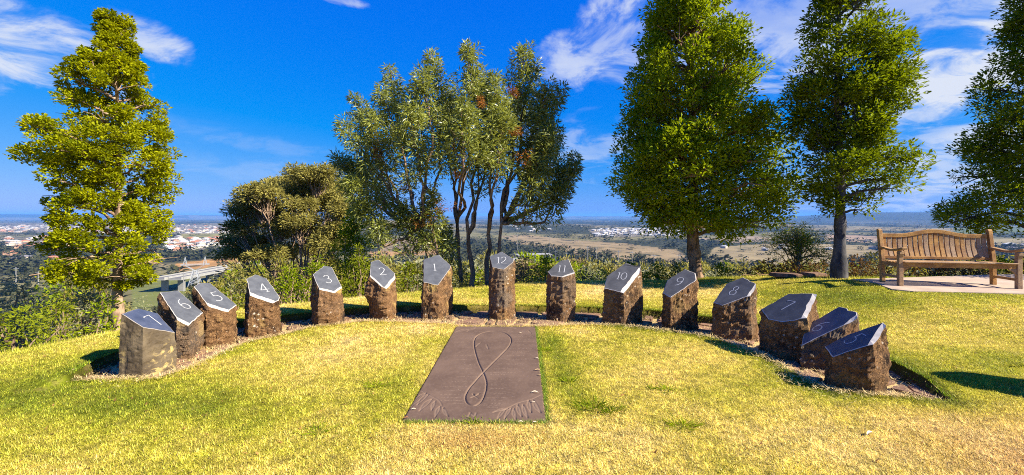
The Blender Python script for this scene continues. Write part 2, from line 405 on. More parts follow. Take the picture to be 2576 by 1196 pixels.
def land(x, y, z):
    px, py = vpx(x, y, z); r = np.hypot(x, y)
    n1_ = fbm2(x, y, 1/420., 5, 41); n2_ = fbm2(x, y, 1/1500., 4, 42); n3 = fbm2(x, y, 1/60., 3, 43)
    wood = sm(.45, .50, n1_*.6+n2_*.4)
    col = np.array([.29, .24, .12])*(1-wood)[:, None]+np.array([.058, .062, .028])*wood[:, None]
    wood = np.maximum(wood, .92*sm(4600, 6200, r)*sm(.35, .62, x/np.maximum(y, 1))); col = np.array([.30, .24, .12])*(1-wood)[:, None]+np.array([.040, .048, .026])*wood[:, None]
    gr = sm(.5, .62, fbm2(x, y, 1/700., 3, 44))*(1-wood)*.5; col = col*(1-gr)[:, None]+np.array([.17, .18, .06])*gr[:, None]
    near = 1-sm(260, 520, r); col = col*(1-near)[:, None]+np.array([.10, .09, .04])*near[:, None]; wood = np.maximum(wood, near*.8)
    far = sm(3800, 6500, r); col = col*(1-far[:, None]*.35)+np.array([.05, .055, .035])*far[:, None]*.35
    free = np.zeros(len(x), bool)
    ok = y > 50
    jx = (n3-.5)*10; jy = (n3-.5)*3
    for P, c in FIELDS:
        msk = ok & inside(px+jx, py+jy, P)
        col[msk] = np.array(c)*(.8+.4*n3[msk])[:, None]; free |= msk
    wood = np.where(free, 0, wood)
    return col*.74, wood, free
lc, lw, _ = land(x, y, Z)
m, t = mat('land')
a_ = t.new('ShaderNodeAttribute', attribute_name='col'); P_ = wpos(t)
n = t.noise(P_, .022, 7, .75); n2_ = t.noise(P_, .25, 5, .7)
c = t.mix(t.ramp(n, .35, .7, 0, .6), a_.outputs['Color'], t.mix(.75, a_.outputs['Color'], (.035, .04, .02)))
c = t.mix(t.ramp(n2_, .4, .75, 0, .4), c, t.mix(.5, c, (.30, .23, .12)))
vd = t.new('ShaderNodeTexVoronoi', ins={'Vector': P_, 'Scale': .030}).outputs['Distance']; vd2 = t.new('ShaderNodeTexVoronoi', ins={'Vector': P_, 'Scale': .011}).outputs['Distance']
c = t.mix(t.math('MULTIPLY', t.ramp(vd, .30, .20), t.ramp(n, .46, .56)), c, (.030, .036, .018)); c = t.mix(t.math('MULTIPLY', t.ramp(vd2, .34, .22), t.ramp(n, .48, .60)), c, (.026, .033, .018))
b = pbsdf(t, c, .95, .05, n2_, .6, .6); t.l.new(b.outputs[0], t.out.inputs[0]); M['land'] = m
ter = obj('terrain', fmesh('terrain', np.stack([x, y, Z], 1), Fq, m, col=lc, smooth=True)); tag(ter, kind='structure')
# ------------------------------------------------------------------ engraved slab
def catmull(P, n=8, closed=False):
    P = np.asarray(P, float)
    Q = np.vstack([P[-1], P, P[:2]]) if closed else np.vstack([2*P[0]-P[1], P, 2*P[-1]-P[-2]])
    o = []
    for i in range(len(Q)-3):
        a, b, c, d_ = Q[i:i+4]; t = np.linspace(0, 1, n, endpoint=False)[:, None]
        o.append(.5*((2*b)+(-a+c)*t+(2*a-5*b+4*c-d_)*t**2+(-a+3*b-3*c+d_)*t**3))
    o = np.vstack(o); return o if closed else np.vstack([o, Q[-2]])
def cw(cx, cy): return G(954.5+.28622*cx, 776.8+.28622*cy)      # slab close-up -> ground
def cwl(P): return np.array([cw(*p) for p in P])
bl, br, tr_, tl = [np.array(p) for p in SLAB]
nu, nv = 190, 460
u, v = np.meshgrid(np.linspace(0, 1, nu), np.linspace(0, 1, nv)); u = u.ravel()[:, None]; v = v.ravel()[:, None]
XY = (bl*(1-u)+br*u)*(1-v)+(tl*(1-u)+tr_*u)*v; x, y = XY[:, 0], XY[:, 1]; u = u[:, 0]; v = v[:, 0]
h = .0022*(fbm2(x, y, 14, 4, 60)-.5)+.003*(fbm2(x, y, 3, 3, 61)-.5); worn = np.zeros(len(x))
ana = catmull(cwl([(912, 580), (870, 490), (838, 380), (831, 310), (850, 262), (905, 228), (1000, 212), (1090, 225), (1143, 258), (1157, 300), (1135, 350), (1080, 410), (1000, 490),
               (912, 580), (850, 648), (790, 720), (755, 790), (768, 850), (828, 878), (890, 842), (925, 770), (940, 690), (932, 635)]), 6, True)
def groove(P, wd, dp, closed=False):
    global h, worn
    P = np.asarray(P); a = P.min(0)-wd*2; b_ = P.max(0)+wd*2
    k = (x > a[0]) & (x < b_[0]) & (y > a[1]) & (y < b_[1])
    if not k.any(): return
    dd = seg_dist(x[k], y[k], P, closed)
    prof = np.clip(1-dd/wd, 0, 1); h[k] -= dp*np.minimum(prof*1.4, 1); worn[k] = np.maximum(worn[k], np.minimum(prof*1.5, 1))
groove(ana, .0105, .010, True)
for P in ([(820, 770), (845, 785), (875, 768)], [(820, 772), (850, 800), (865, 810)], [(875, 768), (850, 785), (805, 806)]): groove(catmull(cwl(P), 4), .010, .006)
for P in ([(782, 972), (797, 938)], [(797, 938), (838, 972)], [(838, 972), (850, 940)]): groove(cwl(P), .009, .005)
leafs = [((410, 760), (280, 885), 34), ((430, 775), (330, 870), 26), ((462, 818), (350, 925), 30), ((490, 835), (460, 917), 24), ((535, 880), (490, 978), 26), ((560, 892), (605, 972), 24),
         ((1110, 905), (1035, 1000), 24), ((1160, 895), (1100, 992), 22), ((1180, 900), (1200, 1000), 26), ((1215, 865), (1252, 975), 28), ((1262, 865), (1305, 985), 28), ((1312, 825), (1335, 937), 28), ((1350, 825), (1420, 940), 30),
         ((1130, 900), (1000, 935), 16), ((790, 195), (665, 222), 14), ((850, 182), (770, 215), 12), ((1150, 180), (1210, 186), 8), ((1310, 205), (1335, 232), 10), ((940, 330), (960, 372), 10), ((890, 315), (850, 350), 9)]
for a, b_, wd in leafs:
    a = np.array(a, float); b_ = np.array(b_, float); e = b_-a; nrm = np.array([-e[1], e[0]])/np.hypot(*e)
    t = np.linspace(0, 1, 9)[:, None]; bow = np.sin(t*np.pi)*wd*.5*(1.25-t*.7)
    ctr = a+e*t+nrm*np.sin(t*np.pi)*wd*.25
    for s in (1, -1): groove(cwl(ctr+nrm*bow*s), .007, .004)
    groove(cwl(ctr), .005, .002)
for P in ([(345, 728), (440, 785), (520, 828), (552, 882)], [(1425, 778), (1330, 822), (1220, 852), (1120, 900), (1000, 935)]): groove(catmull(cwl(P), 5), .007, .004)
# the long worn rows of small letters: too fine to read, cut as faint broken marks
rows = [(215, 840, 940), (215, 1095, 1290), (245, 1180, 1350), (262, 1190, 1350), (285, 1220, 1360), (305, 1160, 1360), (275, 745, 830), (310, 660, 800), (335, 700, 790), (335, 1160, 1360), (362, 735, 800), (365, 1150, 1340),
        (398, 700, 800), (398, 1150, 1320), (430, 668, 810), (430, 1120, 1290), (465, 690, 830), (462, 1090, 1335), (512, 750, 850), (505, 1040, 1280), (548, 735, 860), (548, 990, 1270), (580, 980, 1200), (600, 980, 1120), (618, 680, 870),
        (640, 985, 1150), (662, 625, 810), (685, 985, 1100), (705, 580, 770), (722, 980, 1100), (742, 560, 740), (765, 975, 1120), (778, 540, 720), (805, 550, 720), (805, 950, 1100), (832, 545, 735), (832, 990, 1080), (856, 650, 735), (856, 990, 1070), (872, 880, 1060), (892, 940, 1040)]
for cy, x0, x1 in rows:
    cx = x0
    while cx < x1:
        L = random.uniform(5, 10)
        if random.random() < .8:
            a, b_ = cw(cx, cy+random.uniform(-4, 4)), cw(cx+L*.8, cy+random.uniform(-4, 4)); groove(np.array([a, b_]), .0055, .0022)
        cx += L+random.choice((1, 2, 9))
edge = np.minimum.reduce([u*1.13, (1-u)*1.13, v*2.82, (1-v)*2.82])
h -= .012*(1-sm(0, .012+.006*fbm2(x, y, 20, 2, 5), edge))
z = .022+h
V = np.stack([x, y, z], 1)
i = (np.arange(nv-1)[:, None]*nu+np.arange(nu-1)[None]).ravel(); Fq = np.stack([i, i+1, i+nu+1, i+nu], 1)
# skirt
ring = np.concatenate([np.arange(nu), np.arange(1, nv)*nu+nu-1, (nv-1)*nu+np.arange(nu-2, -1, -1), np.arange(nv-2, 0, -1)*nu])
Vs = V[ring].copy(); Vs[:, 2] = -.045; n0 = len(V); k = np.arange(len(ring)); k2 = (k+1) % len(ring)
Fq = np.concatenate([Fq, np.stack([ring[k], n0+k, n0+k2, ring[k2]], 1)]); V = np.concatenate([V, Vs]); worn = np.concatenate([worn, np.zeros(len(Vs))])
m, t = mat('slab_stone')
P_ = wpos(t); n = t.noise(P_, 2.2, 5, .6); n2_ = t.noise(P_, 35, 5, .7); n3 = t.noise(P_, 220, 3, .6); wa = t.new('ShaderNodeAttribute', attribute_name='tint').outputs['Fac']
c = t.mix(t.ramp(n, .35, .68), (.108, .069, .048), (.155, .101, .070))
c = t.mix(t.ramp(n2_, .45, .75, 0, .45), c, (.20, .138, .102)); c = t.mix(t.ramp(n3, .35, .62, .35, 0), c, (.07, .045, .042))
c = t.mix(t.math('MULTIPLY', wa, .22), c, (.30, .22, .16))
spk = t.new('ShaderNodeTexVoronoi', ins={'Vector': P_, 'Scale': 9.0}).outputs['Distance']; c = t.mix(t.ramp(spk, .05, .03, 0, .35), c, (.42, .36, .26))
b = pbsdf(t, c, .75, .14, n3, .35, .002); t.l.new(b.outputs[0], t.out.inputs[0])
slab = obj('engraved_slab', fmesh('engraved_slab', V, Fq, m, tint=worn, smooth=True))
tag(slab, 'long purplish brown stone slab set in the lawn, engraved with a figure of eight and gum leaves', 'stone slab')

# ------------------------------------------------------------------ crazy paving
m, t = mat('paving_stone')
P_ = wpos(t); a_ = t.new('ShaderNodeAttribute', attribute_name='tint').outputs['Fac']; n = t.noise(P_, 12, 6, .65); n2_ = t.noise(P_, 60, 4, .6)
oi = t.new('ShaderNodeObjectInfo').outputs['Random']
c = t.mix(oi, (.11, .058, .040), (.27, .155, .10)); c = t.mix(t.ramp(n, .4, .7, 0, .6), c, (.33, .21, .13)); c = t.mix(t.ramp(n2_, .35, .6, .4, 0), c, (.06, .035, .028))
b = pbsdf(t, c, .85, .2, n2_, .7, .008); t.l.new(b.outputs[0], t.out.inputs[0]); M['paving'] = m
M['straw'] = leaf_mat('straw', (.40, .26, .09), (.72, .55, .26), .25, .7, .2)
M['soil'] = plain('dry_soil', (.36, .24, .11), .95, .05, .4, 30, .9)
path = empty('stone_path', (0, 6.7, 0)); tag(path, kind='structure')
def resample(P, n):
    P = np.asarray(P, float); d_ = np.r_[0, np.cumsum(np.hypot(*np.diff(P, axis=0).T))]; t = np.linspace(0, d_[-1], n)
    return np.stack([np.interp(t, d_, P[:, 0]), np.interp(t, d_, P[:, 1])], 1)
def pave(poly, parent, zt):
    poly = np.asarray(poly); n = len(poly); c = poly.mean(0)
    pts = []
    for k in range(n):
        a, b_ = poly[k], poly[(k+1) % n]
        for s in (0.12, .38, .62, .88): pts.append(a+(b_-a)*s+(c-(a+b_)/2)*random.uniform(-.05, .07))
    pts = np.array(pts); N = len(pts)
    tilt = (random.uniform(-.02, .02), random.uniform(-.02, .02))
    top = [(p[0], p[1], zt+(p-c)@tilt+random.uniform(-.002, .002)) for p in c+(pts-c)*.965]; mid = [(p[0], p[1], zt-.010) for p in pts]; bot = [(p[0], p[1], -.06) for p in pts]
    V = top+mid+bot+[(c[0], c[1], zt+.003)]
    Fs = [[k, (k+1) % N, 3*N] for k in range(N)]+[[N+k, N+(k+1) % N, (k+1) % N, k] for k in range(N)]+[[2*N+k, 2*N+(k+1) % N, N+(k+1) % N, N+k] for k in range(N)]
    me = bpy.data.meshes.new('paving_stone'); pc = parent.location
    me.from_pydata([(a-pc[0], b_-pc[1], c_-pc[2]) for a, b_, c_ in V], [], Fs); me.materials.append(M['paving']); me.update()
    return obj('paving_stone', me, parent)
NC = 46; A = resample(P_IN, NC+1); B = resample(P_OUT, NC+1)
rows_n = 4; grid = np.zeros((NC+1, rows_n+1, 2)); prng = np.random.default_rng(5)
for k in range(NC+1):
    for r in range(rows_n+1):
        s = (r+(prng.uniform(-.28, .28) if 0 < r < rows_n else 0))/rows_n; p = A[k]*(1-s)+B[k]*s
        e = (A[min(k+1, NC)]-A[max(k-1, 0)])/2*prng.uniform(-.36, .36) if 0 < k < NC else 0
        grid[k, r] = p+e
for r in range(rows_n):
    k = 0
    while k < NC:
        st = 1 if (prng.random() < .62 or k > NC-2) else 2
        q = [grid[k, r], grid[k+st, r], grid[k+st, r+1], grid[k, r+1]]
        if st == 2: q = [grid[k, r], grid[k+1, r], grid[k+2, r], grid[k+2, r+1], grid[k+1, r+1], grid[k, r+1]]
        q = np.array(q); c = q.mean(0); ar = abs(sum(q[a][0]*q[(a+1) % len(q)][1]-q[(a+1) % len(q)][0]*q[a][1] for a in range(len(q))))/2
        if ar > .012:
            gap = prng.uniform(.024, .046); sc_ = max(.6, 1-gap/(math.sqrt(ar)/2)*1.0); pave((c+(q-c)*sc_), path, prng.uniform(-.018, -.004))
        k += st
rp = empty('stone_path', (5.7, 3.9, 0)); tag(rp, kind='structure')
for q in ([(4.82, 3.72), (5.1, 4.3), (5.45, 4.35), (5.35, 3.6)], [(5.5, 3.5), (5.55, 4.38), (6.0, 4.4), (6.1, 3.5)], [(6.15, 3.5), (6.1, 4.3), (6.5, 4.1), (6.5, 3.5)]): pave(np.array(q), rp, .0)

# ------------------------------------------------------------------ basalt hour stones
m, t = mat('rough_basalt')
P_ = wpos(t); oi = t.new('ShaderNodeObjectInfo').outputs['Random']; tn = t.new('ShaderNodeAttribute', attribute_name='tint').outputs['Fac']
mp = t.new('ShaderNodeMapping', ins={'Vector': P_, 'Scale': (1, 1, .7)}).outputs[0]
n = t.noise(mp, 7, 8, .68, .5); n2_ = t.noise(mp, 26, 7, .72, .4); n3 = t.noise(P_, 90, 4, .65)
c = t.mix(t.ramp(n, .36, .64), (.030, .017, .011), (.21, .112, .048)); c = t.mix(t.ramp(n2_, .51, .60, 0, .85), c, (.38, .22, .10)); c = t.mix(t.ramp(n3, .38, .50, .85, 0), c, (.018, .010, .008))
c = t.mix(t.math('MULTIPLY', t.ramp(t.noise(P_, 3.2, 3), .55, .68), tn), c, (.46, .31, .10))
c = t.mix(t.ramp(t.noise(P_, 1.9, 3), .40, .62, 0, .45), c, (.30, .16, .07)); c = t.mix(t.math('MULTIPLY', t.ramp(t.noise(P_, 2.7, 4), .42, .60), t.ramp(oi, .2, 1, 0, .7)), c, (.17, .15, .125))
vo = t.new('ShaderNodeTexVoronoi', ins={'Vector': t.vmath('ADD', P_, t.vmath('MULTIPLY', t.new('ShaderNodeTexNoise', ins={'Vector': P_, 'Scale': 30.0}).outputs['Color'], (.03, .03, .03))), 'Scale': 15.0}).outputs['Distance']
c = t.mix(t.math('MULTIPLY', t.ramp(vo, .24, .14, 0, .85), t.ramp(t.noise(P_, 5, 2), .5, .62)), c, (.60, .52, .42))
b = pbsdf(t, c, .88, .2, t.math('ADD', n2_, t.math('MULTIPLY', n3, .5)), 1.0, .05); t.l.new(b.outputs[0], t.out.inputs[0]); M['basalt'] = m
m, t = mat('plain_basalt')
P_ = wpos(t); n = t.noise(P_, 6, 6, .6, .4); n2_ = t.noise(P_, 50, 5, .7); tn = t.new('ShaderNodeAttribute', attribute_name='tint').outputs['Fac']
c = t.mix(t.ramp(n, .35, .65), (.066, .048, .030), (.125, .094, .058)); c = t.mix(t.math('MULTIPLY', t.ramp(t.noise(P_, 9, 5, .6, 1.6), .52, .60, 0, .8), t.ramp(t.noise(P_, 2.0, 2), .42, .55)), c, (.42, .31, .12)); c = t.mix(t.ramp(n2_, .3, .5, .4, 0), c, (.04, .03, .025))
b = pbsdf(t, c, .8, .25, n2_, .7, .008); t.l.new(b.outputs[0], t.out.inputs[0]); M['basalt_plain'] = m
def honed(name, c0, c1, rough):
    m, t = mat(name); P_ = wpos(t); n = t.noise(P_, 9, 5, .6, .3); n2_ = t.noise(P_, 120, 3)
    c = t.mix(t.ramp(n, .3, .7), c0, c1); vs = t.new('ShaderNodeTexVoronoi', ins={'Vector': P_, 'Scale': 40.0}).outputs['Distance']; c = t.mix(t.ramp(vs, .10, .06, 0, .4), c, (.35, .36, .38))
    c = t.mix(t.ramp(t.noise(P_, 3.5, 4, .7), .52, .68, 0, .3), c, tuple(q_*.55 for q_ in c0)); b = pbsdf(t, c, rough, .30, n2_, .12, .002); t.l.new(b.outputs[0], t.out.inputs[0]); return m
M['honed'] = honed('honed_basalt', (.066, .070, .078), (.098, .103, .112), .50)
M['honed_dark'] = honed('honed_basalt_dark', (.045, .055, .085), (.07, .08, .115), .36)
M['honed_slate'] = honed('honed_basalt_slate', (.060, .060, .060), (.090, .090, .090), .60)
M['chamfer'] = honed('sawn_edge', (.34, .31, .28), (.50, .46, .41), .6)
M['chamfer_dim'] = honed('sawn_edge_weathered', (.20, .18, .16), (.30, .27, .24), .6)
M['cut'] = plain('fresh_cut', (.40, .40, .40), .7, .2, .1, 60)

ARC = lambda cx, cy, rx, ry, a0, a1, n=12: [(cx+rx*math.cos(R(a0+(a1-a0)*i/n)), cy+ry*math.sin(R(a0+(a1-a0)*i/n))) for i in range(n+1)]
GL = {'1': [[(0, 0), (0, 1)], [(-.11, 0), (.11, 0)], [(-.12, .93), (0, 1)]],
 '2': [ARC(-.0, .76, .23, .24, 165, -10)+[(.20, .62), (.05, .36), (-.26, .03)], [(-.26, .02), (.30, .02)]],
 '3': [ARC(-.02, .77, .20, .22, 160, -90), ARC(-.02, .28, .26, .28, 88, -150, 14)],
 '4': [[(.12, 0), (.12, 1), (-.30, .28), (.34, .28)], [(0, 0), (.22, 0)]],
 '5': [[(.26, .98), (-.12, .98), (-.16, .58)], ARC(-.06, .30, .30, .30, 110, -140, 16)],
 '6': [[(.20, 1), (.02, .93), (-.14, .75), (-.24, .5), (-.25, .28)], ARC(0, .28, .25, .28, 180, -180, 22)],
 '7': [[(-.26, .90), (-.26, .97), (.28, .97), (-.06, 0)]],
 '8': [ARC(0, .77, .17, .22, -90, 270, 20), ARC(0, .27, .24, .28, 90, 450, 22)],
 '9': [[(-.20, 0), (-.02, .07), (.14, .25), (.24, .5), (.25, .72)], ARC(0, .72, .25, .28, 0, 360, 22)],
 '0': [ARC(0, .5, .27, .5, 90, 450, 26)]}
STONES = [ # text, facing, outline of the top in the photograph, corner whose foot is seen, its foot, number centre, wide sawn edges {edge: width}, materials
 ('7', 105, [(305, 789), (348, 776), (396, 788), (440, 837), (359.5, 823.5)], 4, 947.6, (386, 806), {}, 'honed_dark', 'basalt_plain', 'chamfer_dim', 'smooth grey stone post numbered 7 at the left tip of the arc of stones'),
 ('6', 90, [(402.4, 736), (449, 731), (511, 787), (473.5, 817), (446, 803)], 3, 898, (461, 766), {3: .035}, 'honed', 'basalt', 'chamfer', 'rough brown stone post with 6 on its top, close behind the smooth grey 7'),
 ('5', 75, [(487.6, 721), (501.5, 712), (528, 712), (595.6, 767.6), (574, 783.4), (523, 767.6)], 5, 869.3, (544.4, 746), {4: .03}, 'honed', 'basalt', 'chamfer', 'rough brown stone post with a sunlit top numbered 5'),
 ('4', 60, [(620.4, 701.5), (642, 690.6), (670, 700), (703.6, 747.7), (701, 756), (686.5, 761), (628.7, 741)], 6, 846.8, (663, 724.6), {5: .035}, 'honed', 'basalt', 'chamfer', 'rough brown stone post numbered 4'),
 ('3', 45, [(787, 691), (814.5, 668.7), (834.4, 671.7), (860.5, 723.3), (841.3, 736), (803.5, 727.4)], 5, 821, (824, 702.4), {3: .02, 4: .02}, 'honed', 'basalt', 'chamfer', 'lichen spotted stone post numbered 3'),
 ('2', 30, [(933, 659.5), (953, 653.8), (993.4, 687.6), (994.7, 698.6), (971.7, 725.4), (959, 720.3), (930.3, 694.2)], 5, 803.5, (961.4, 683), {3: .035, 5: .02}, 'honed', 'basalt', 'chamfer', 'bulging stone post numbered 2'),
 ('1', 15, [(1065.7, 653.8), (1104.5, 640.5), (1134, 669), (1132.7, 675.6), (1102, 717.7), (1066, 710.6)], 4, 802, (1093.6, 673), {}, 'honed', 'basalt', 'chamfer_dim', 'stone post numbered 1'),
 ('12', 0, [(1232, 645), (1263, 633.4), (1293, 651.8), (1291, 660), (1268, 678), (1238.7, 672)], 4, 803, (1261, 655), {}, 'honed', 'basalt', 'chamfer_dim', 'tall slender stone post numbered 12, at the head of the engraved slab'),
 ('11', -15, [(1377.7, 683), (1409, 656.4), (1430.6, 652.5), (1446, 687), (1415.3, 697.3), (1387, 694.7)], 4, 806.5, (1414.5, 676.8), {3: .015}, 'honed_slate', 'basalt', 'chamfer', 'stone post with an orange stain below its top numbered 11'),
 ('10', -30, [(1527.8, 694.7), (1573.8, 662), (1611.3, 673), (1610.3, 682), (1568.6, 735.6), (1520, 725.4)], 4, 821, (1563.5, 694.7), {3: .045}, 'honed_slate', 'basalt', 'chamfer', 'stone post numbered 10 with a wide white sawn edge'),
 ('9', -45, [(1679.3, 705), (1722.7, 676.8), (1749.3, 687), (1752, 703.7), (1687.5, 748.4), (1667, 737)], 4, 832.7, (1709, 708.8), {2: .012}, 'honed_slate', 'basalt', 'chamfer', 'stone post with a slate grey top numbered 9'),
 ('8', -60, [(1826.7, 715), (1869, 697.8), (1901.6, 714), (1901, 722.8), (1886.8, 743.3), (1816.5, 768.8), (1794.8, 761)], 5, 850.6, (1847, 731.8), {3: .035}, 'honed_slate', 'basalt', 'chamfer', 'stone post numbered 8, its foot in deep shade'),
 ('7', -75, [(1915, 777.5), (1984, 739), (2055, 738), (2029.6, 797), (1999, 806), (1967, 809.7), (1933, 803)], 6, 889, (1980.6, 768.5), {2: .045}, 'honed_slate', 'basalt', 'chamfer', 'broad squat stone post numbered 7 with a cracked slate grey top'),
 ('6', -90, [(2024, 821.5), (2111, 771.4), (2156, 785.7), (2157, 797), (2135, 811.4), (2016, 869.4)], 5, 924, (2063.6, 821.5), {3: .03}, 'honed_dark', 'basalt', 'chamfer', 'dark stone post with a deep blue sloping top, half hidden behind the nearest 5'),
 ('5', -105, [(2074.4, 872), (2131.6, 843), (2221, 810.7), (2229, 815.7), (2196.7, 863.3), (2095, 898)], 5, 977.8, (2149.5, 852.6), {3: .04}, 'honed_dark', 'basalt', 'chamfer', 'nearest stone post at the right tip, its dark blue top numbered 5'),
]
def make_stone(k, text, phi, P, ai, by, nc, wide, m_top, m_body, m_ch, label):
    p = R(phi); th = R(34); f = np.array([math.sin(p), -math.cos(p), 0]); N = np.array([f[0]*math.sin(th), f[1]*math.sin(th), math.cos(th)])
    yy = F*CAMH/(by-HY); a0 = np.array(at(*P[ai], yy))
    C0 = np.array([0, 0, CAMH])
    def hit(px, py):
        d_ = np.array([(px-CX)/F, 1, -(py-HY)/F]); return C0+d_*(N@(a0-C0))/(N@d_)
    T = np.array([hit(*q) for q in P]); n = len(T)
    ar = sum(T[i][0]*T[(i+1) % n][1]-T[(i+1) % n][0]*T[i][1] for i in range(n))
    W = [wide.get(i, .006) for i in range(n)]
    if ar < 0:
        T = T[::-1]; W = [W[(n-2-i) % n] for i in range(n)]
    cen = T.mean(0); root = empty('hour_stone', (cen[0], cen[1], -.03))
    tag(root, label, 'stone post', 'numbered stone posts in an arc')
    L = T-np.array([cen[0], cen[1], -.03])
    r_ = np.random.default_rng(40+k); L2 = []; W2 = []       # worn, slightly uneven rims
    for i in range(n):
        a, b_ = L[i], L[(i+1) % n]; ln = np.linalg.norm(b_-a); q_ = max(1, int(ln/.045)); nn = np.array([-(b_-a)[1], (b_-a)[0]])/max(ln, 1e-6)
        for s in range(q_):
            p_ = a+(b_-a)*s/q_
            if s: p_ = p_+np.array([*(nn*r_.normal(0, .0035)), 0])
            p_[2] = L[0][2]-(N[0]*(p_[0]-L[0][0])+N[1]*(p_[1]-L[0][1]))/N[2]; L2.append(p_); W2.append(max(.004, W[i]*(1+r_.normal(0, .09))))
    L = np.array(L2); W = W2; n = len(L)
    # inset polygon in plan
    def inset(Q, w_):
        o = []
        for i in range(n):
            a, b_, c_ = Q[i-1][:2], Q[i][:2], Q[(i+1) % n][:2]
            e1 = (b_-a)/np.linalg.norm(b_-a); e2 = (c_-b_)/np.linalg.norm(c_-b_); n1_ = np.array([-e1[1], e1[0]]); n2_ = np.array([-e2[1], e2[0]])
            A_ = np.array([n1_, n2_]); rhs = np.array([n1_@a+w_[i-1], n2_@b_+w_[i]])
            o.append(np.linalg.solve(A_, rhs) if abs(np.linalg.det(A_)) > .25 else b_+(n1_*w_[i-1]+n2_*w_[i])/2)
        return np.array(o)
    def zpl(q): return L[0][2]-(N[0]*(q[0]-L[0][0])+N[1]*(q[1]-L[0][1]))/N[2]
    I = inset(L, W)
    drop = [max(W[i-1], W[i])*.32+min(W[i-1], W[i])*.25 for i in range(n)]
    top = [(*q, zpl(q)) for q in I]; me = bpy.data.meshes.new('honed_top')
    me.from_pydata(top, [], [list(range(n))]); me.materials.append(M[m_top]); me.update(); obj('honed_top', me, root)
    out = [(L[i][0], L[i][1], L[i][2]-drop[i]) for i in range(n)]
    me = bpy.data.meshes.new('sawn_edge'); me.from_pydata(top+out, [], [[n+i, n+(i+1) % n, (i+1) % n, i] for i in range(n)])
    me.materials.append(M[m_ch]); me.update(); obj('sawn_edge', me, root)
    # rough body
    ring = []; cz = []
    for i in range(n):
        a, b_ = np.array(out[i]), np.array(out[(i+1) % n]); m_ = max(2, int(np.linalg.norm((b_-a)[:2])/.022))
        for s in range(m_): ring.append(a+(b_-a)*s/m_); cz.append(min(s, m_-s)/m_*2)
    ring = np.array(ring); m_ = len(ring); lev = 30; V = []
    c2 = ring[:, :2].mean(0); tang = np.roll(ring, -1, 0)-np.roll(ring, 1, 0); nrm = np.stack([tang[:, 1], -tang[:, 0]], 1); nrm /= np.linalg.norm(nrm, axis=1)[:, None]
    sv = np.linspace(0, 1, lev)
    P3 = np.concatenate([np.column_stack([ring[:, :2], ring[:, 2]*(1-s)+(-.05)*s]) for s in sv]); S3 = np.repeat(sv, m_); N3 = np.tile(nrm, (lev, 1))
    q = P3+np.array([k*3.1, k*1.7, k*.9])
    rough = 1.0 if m_body == 'basalt' else .45
    big = (fbm(q*3.2, 3, 3)-.5)*.070; med = (np.abs(fbm(q*15, 3, 4)-.5)*2)*.042; fine = (fbm(q*40, 2, 6)-.5)*.020
    fade = sm(0, .07, S3)
    dsp = (big*fade+med*fade+fine*sm(0, .03, S3))*rough + .012*sm(.0, .5, S3)
    if text == '2': dsp += .06*np.exp(-((S3-.38)/.14)**2)*np.clip(-N3[:, 0]*.9+.1, 0, 1)
    P3[:, :2] += N3*dsp[:, None]
    i = (np.arange(lev-1)[:, None]*m_+np.arange(m_)[None]).ravel(); j = (np.arange(lev-1)[:, None]*m_+(np.arange(m_)[None]+1) % m_).ravel()
    Fq = np.stack([i+m_, j+m_, j, i], 1)
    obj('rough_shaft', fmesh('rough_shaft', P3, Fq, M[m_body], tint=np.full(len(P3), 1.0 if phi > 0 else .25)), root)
    # number, cut as strips
    g = Geo(); H_ = .175 if len(text) == 1 else .155
    up = np.array([-f[0]*math.cos(th), -f[1]*math.cos(th), math.sin(th)]); rt = np.cross(up, N)
    if rt @ np.array([-f[1], f[0], 0]) < 0: rt = -rt
    o = hit(*nc)-np.array([cen[0], cen[1], -.03])
    adv = {1: [0], 2: [-.27, .24]}[len(text)]
    for ch, ox in zip(text, adv):
        for st in GL[ch]:
            Q = np.array(st, float)
            for a, b_ in zip(Q[:-1], Q[1:]):
                e = (b_-a)/np.linalg.norm(b_-a); nn = np.array([-e[1], e[0]]); hw = .018+.016*abs(e[1])
                c4 = [a-e*.01+nn*hw, a-e*.01-nn*hw, b_+e*.01-nn*hw, b_+e*.01+nn*hw]
                g.add([o+rt*((c_[0]+ox)*H_)+up*((c_[1]-.5)*H_)+N*.0015 for c_ in c4], [[0, 1, 2, 3]])
    g.build('carved_number', M['cut'], root)
    return root
for k, s in enumerate(STONES): make_stone(k, *s)

# ------------------------------------------------------------------ paved pad and teak bench
PH = .33
pad = [G(2143, 704.5, PH), G(2200, 713, PH), G(2243, 729, PH), G(2298, 734.7, PH), G(2440, 737.5, PH), G(2576, 741, PH), G(2700, 745, PH), (12.2, 9.35), (10.6, 9.25), (9.0, 8.95)]
m, t = mat('paving_concrete')
P_ = wpos(t); n = t.noise(P_, 3, 5); n2_ = t.noise(P_, 90, 4)
c = t.mix(t.ramp(n, .3, .7), (.34, .26, .20), (.47, .36, .28)); c = t.mix(t.ramp(n2_, .3, .6, .3, 0), c, (.3, .22, .17))
b = pbsdf(t, c, .85, .2, n2_, .3, .003); t.l.new(b.outputs[0], t.out.inputs[0])
n = len(pad); V = [(a, b_, PH+.012) for a, b_ in pad]+[(a, b_, PH-.25) for a, b_ in pad]
me = bpy.data.meshes.new('pavement'); me.from_pydata(V, [], [list(range(n))]+[[n+i, n+(i+1) % n, (i+1) % n, i] for i in range(n)]); me.materials.append(m); me.update()
pv = obj('pavement', me); tag(pv, kind='structure')

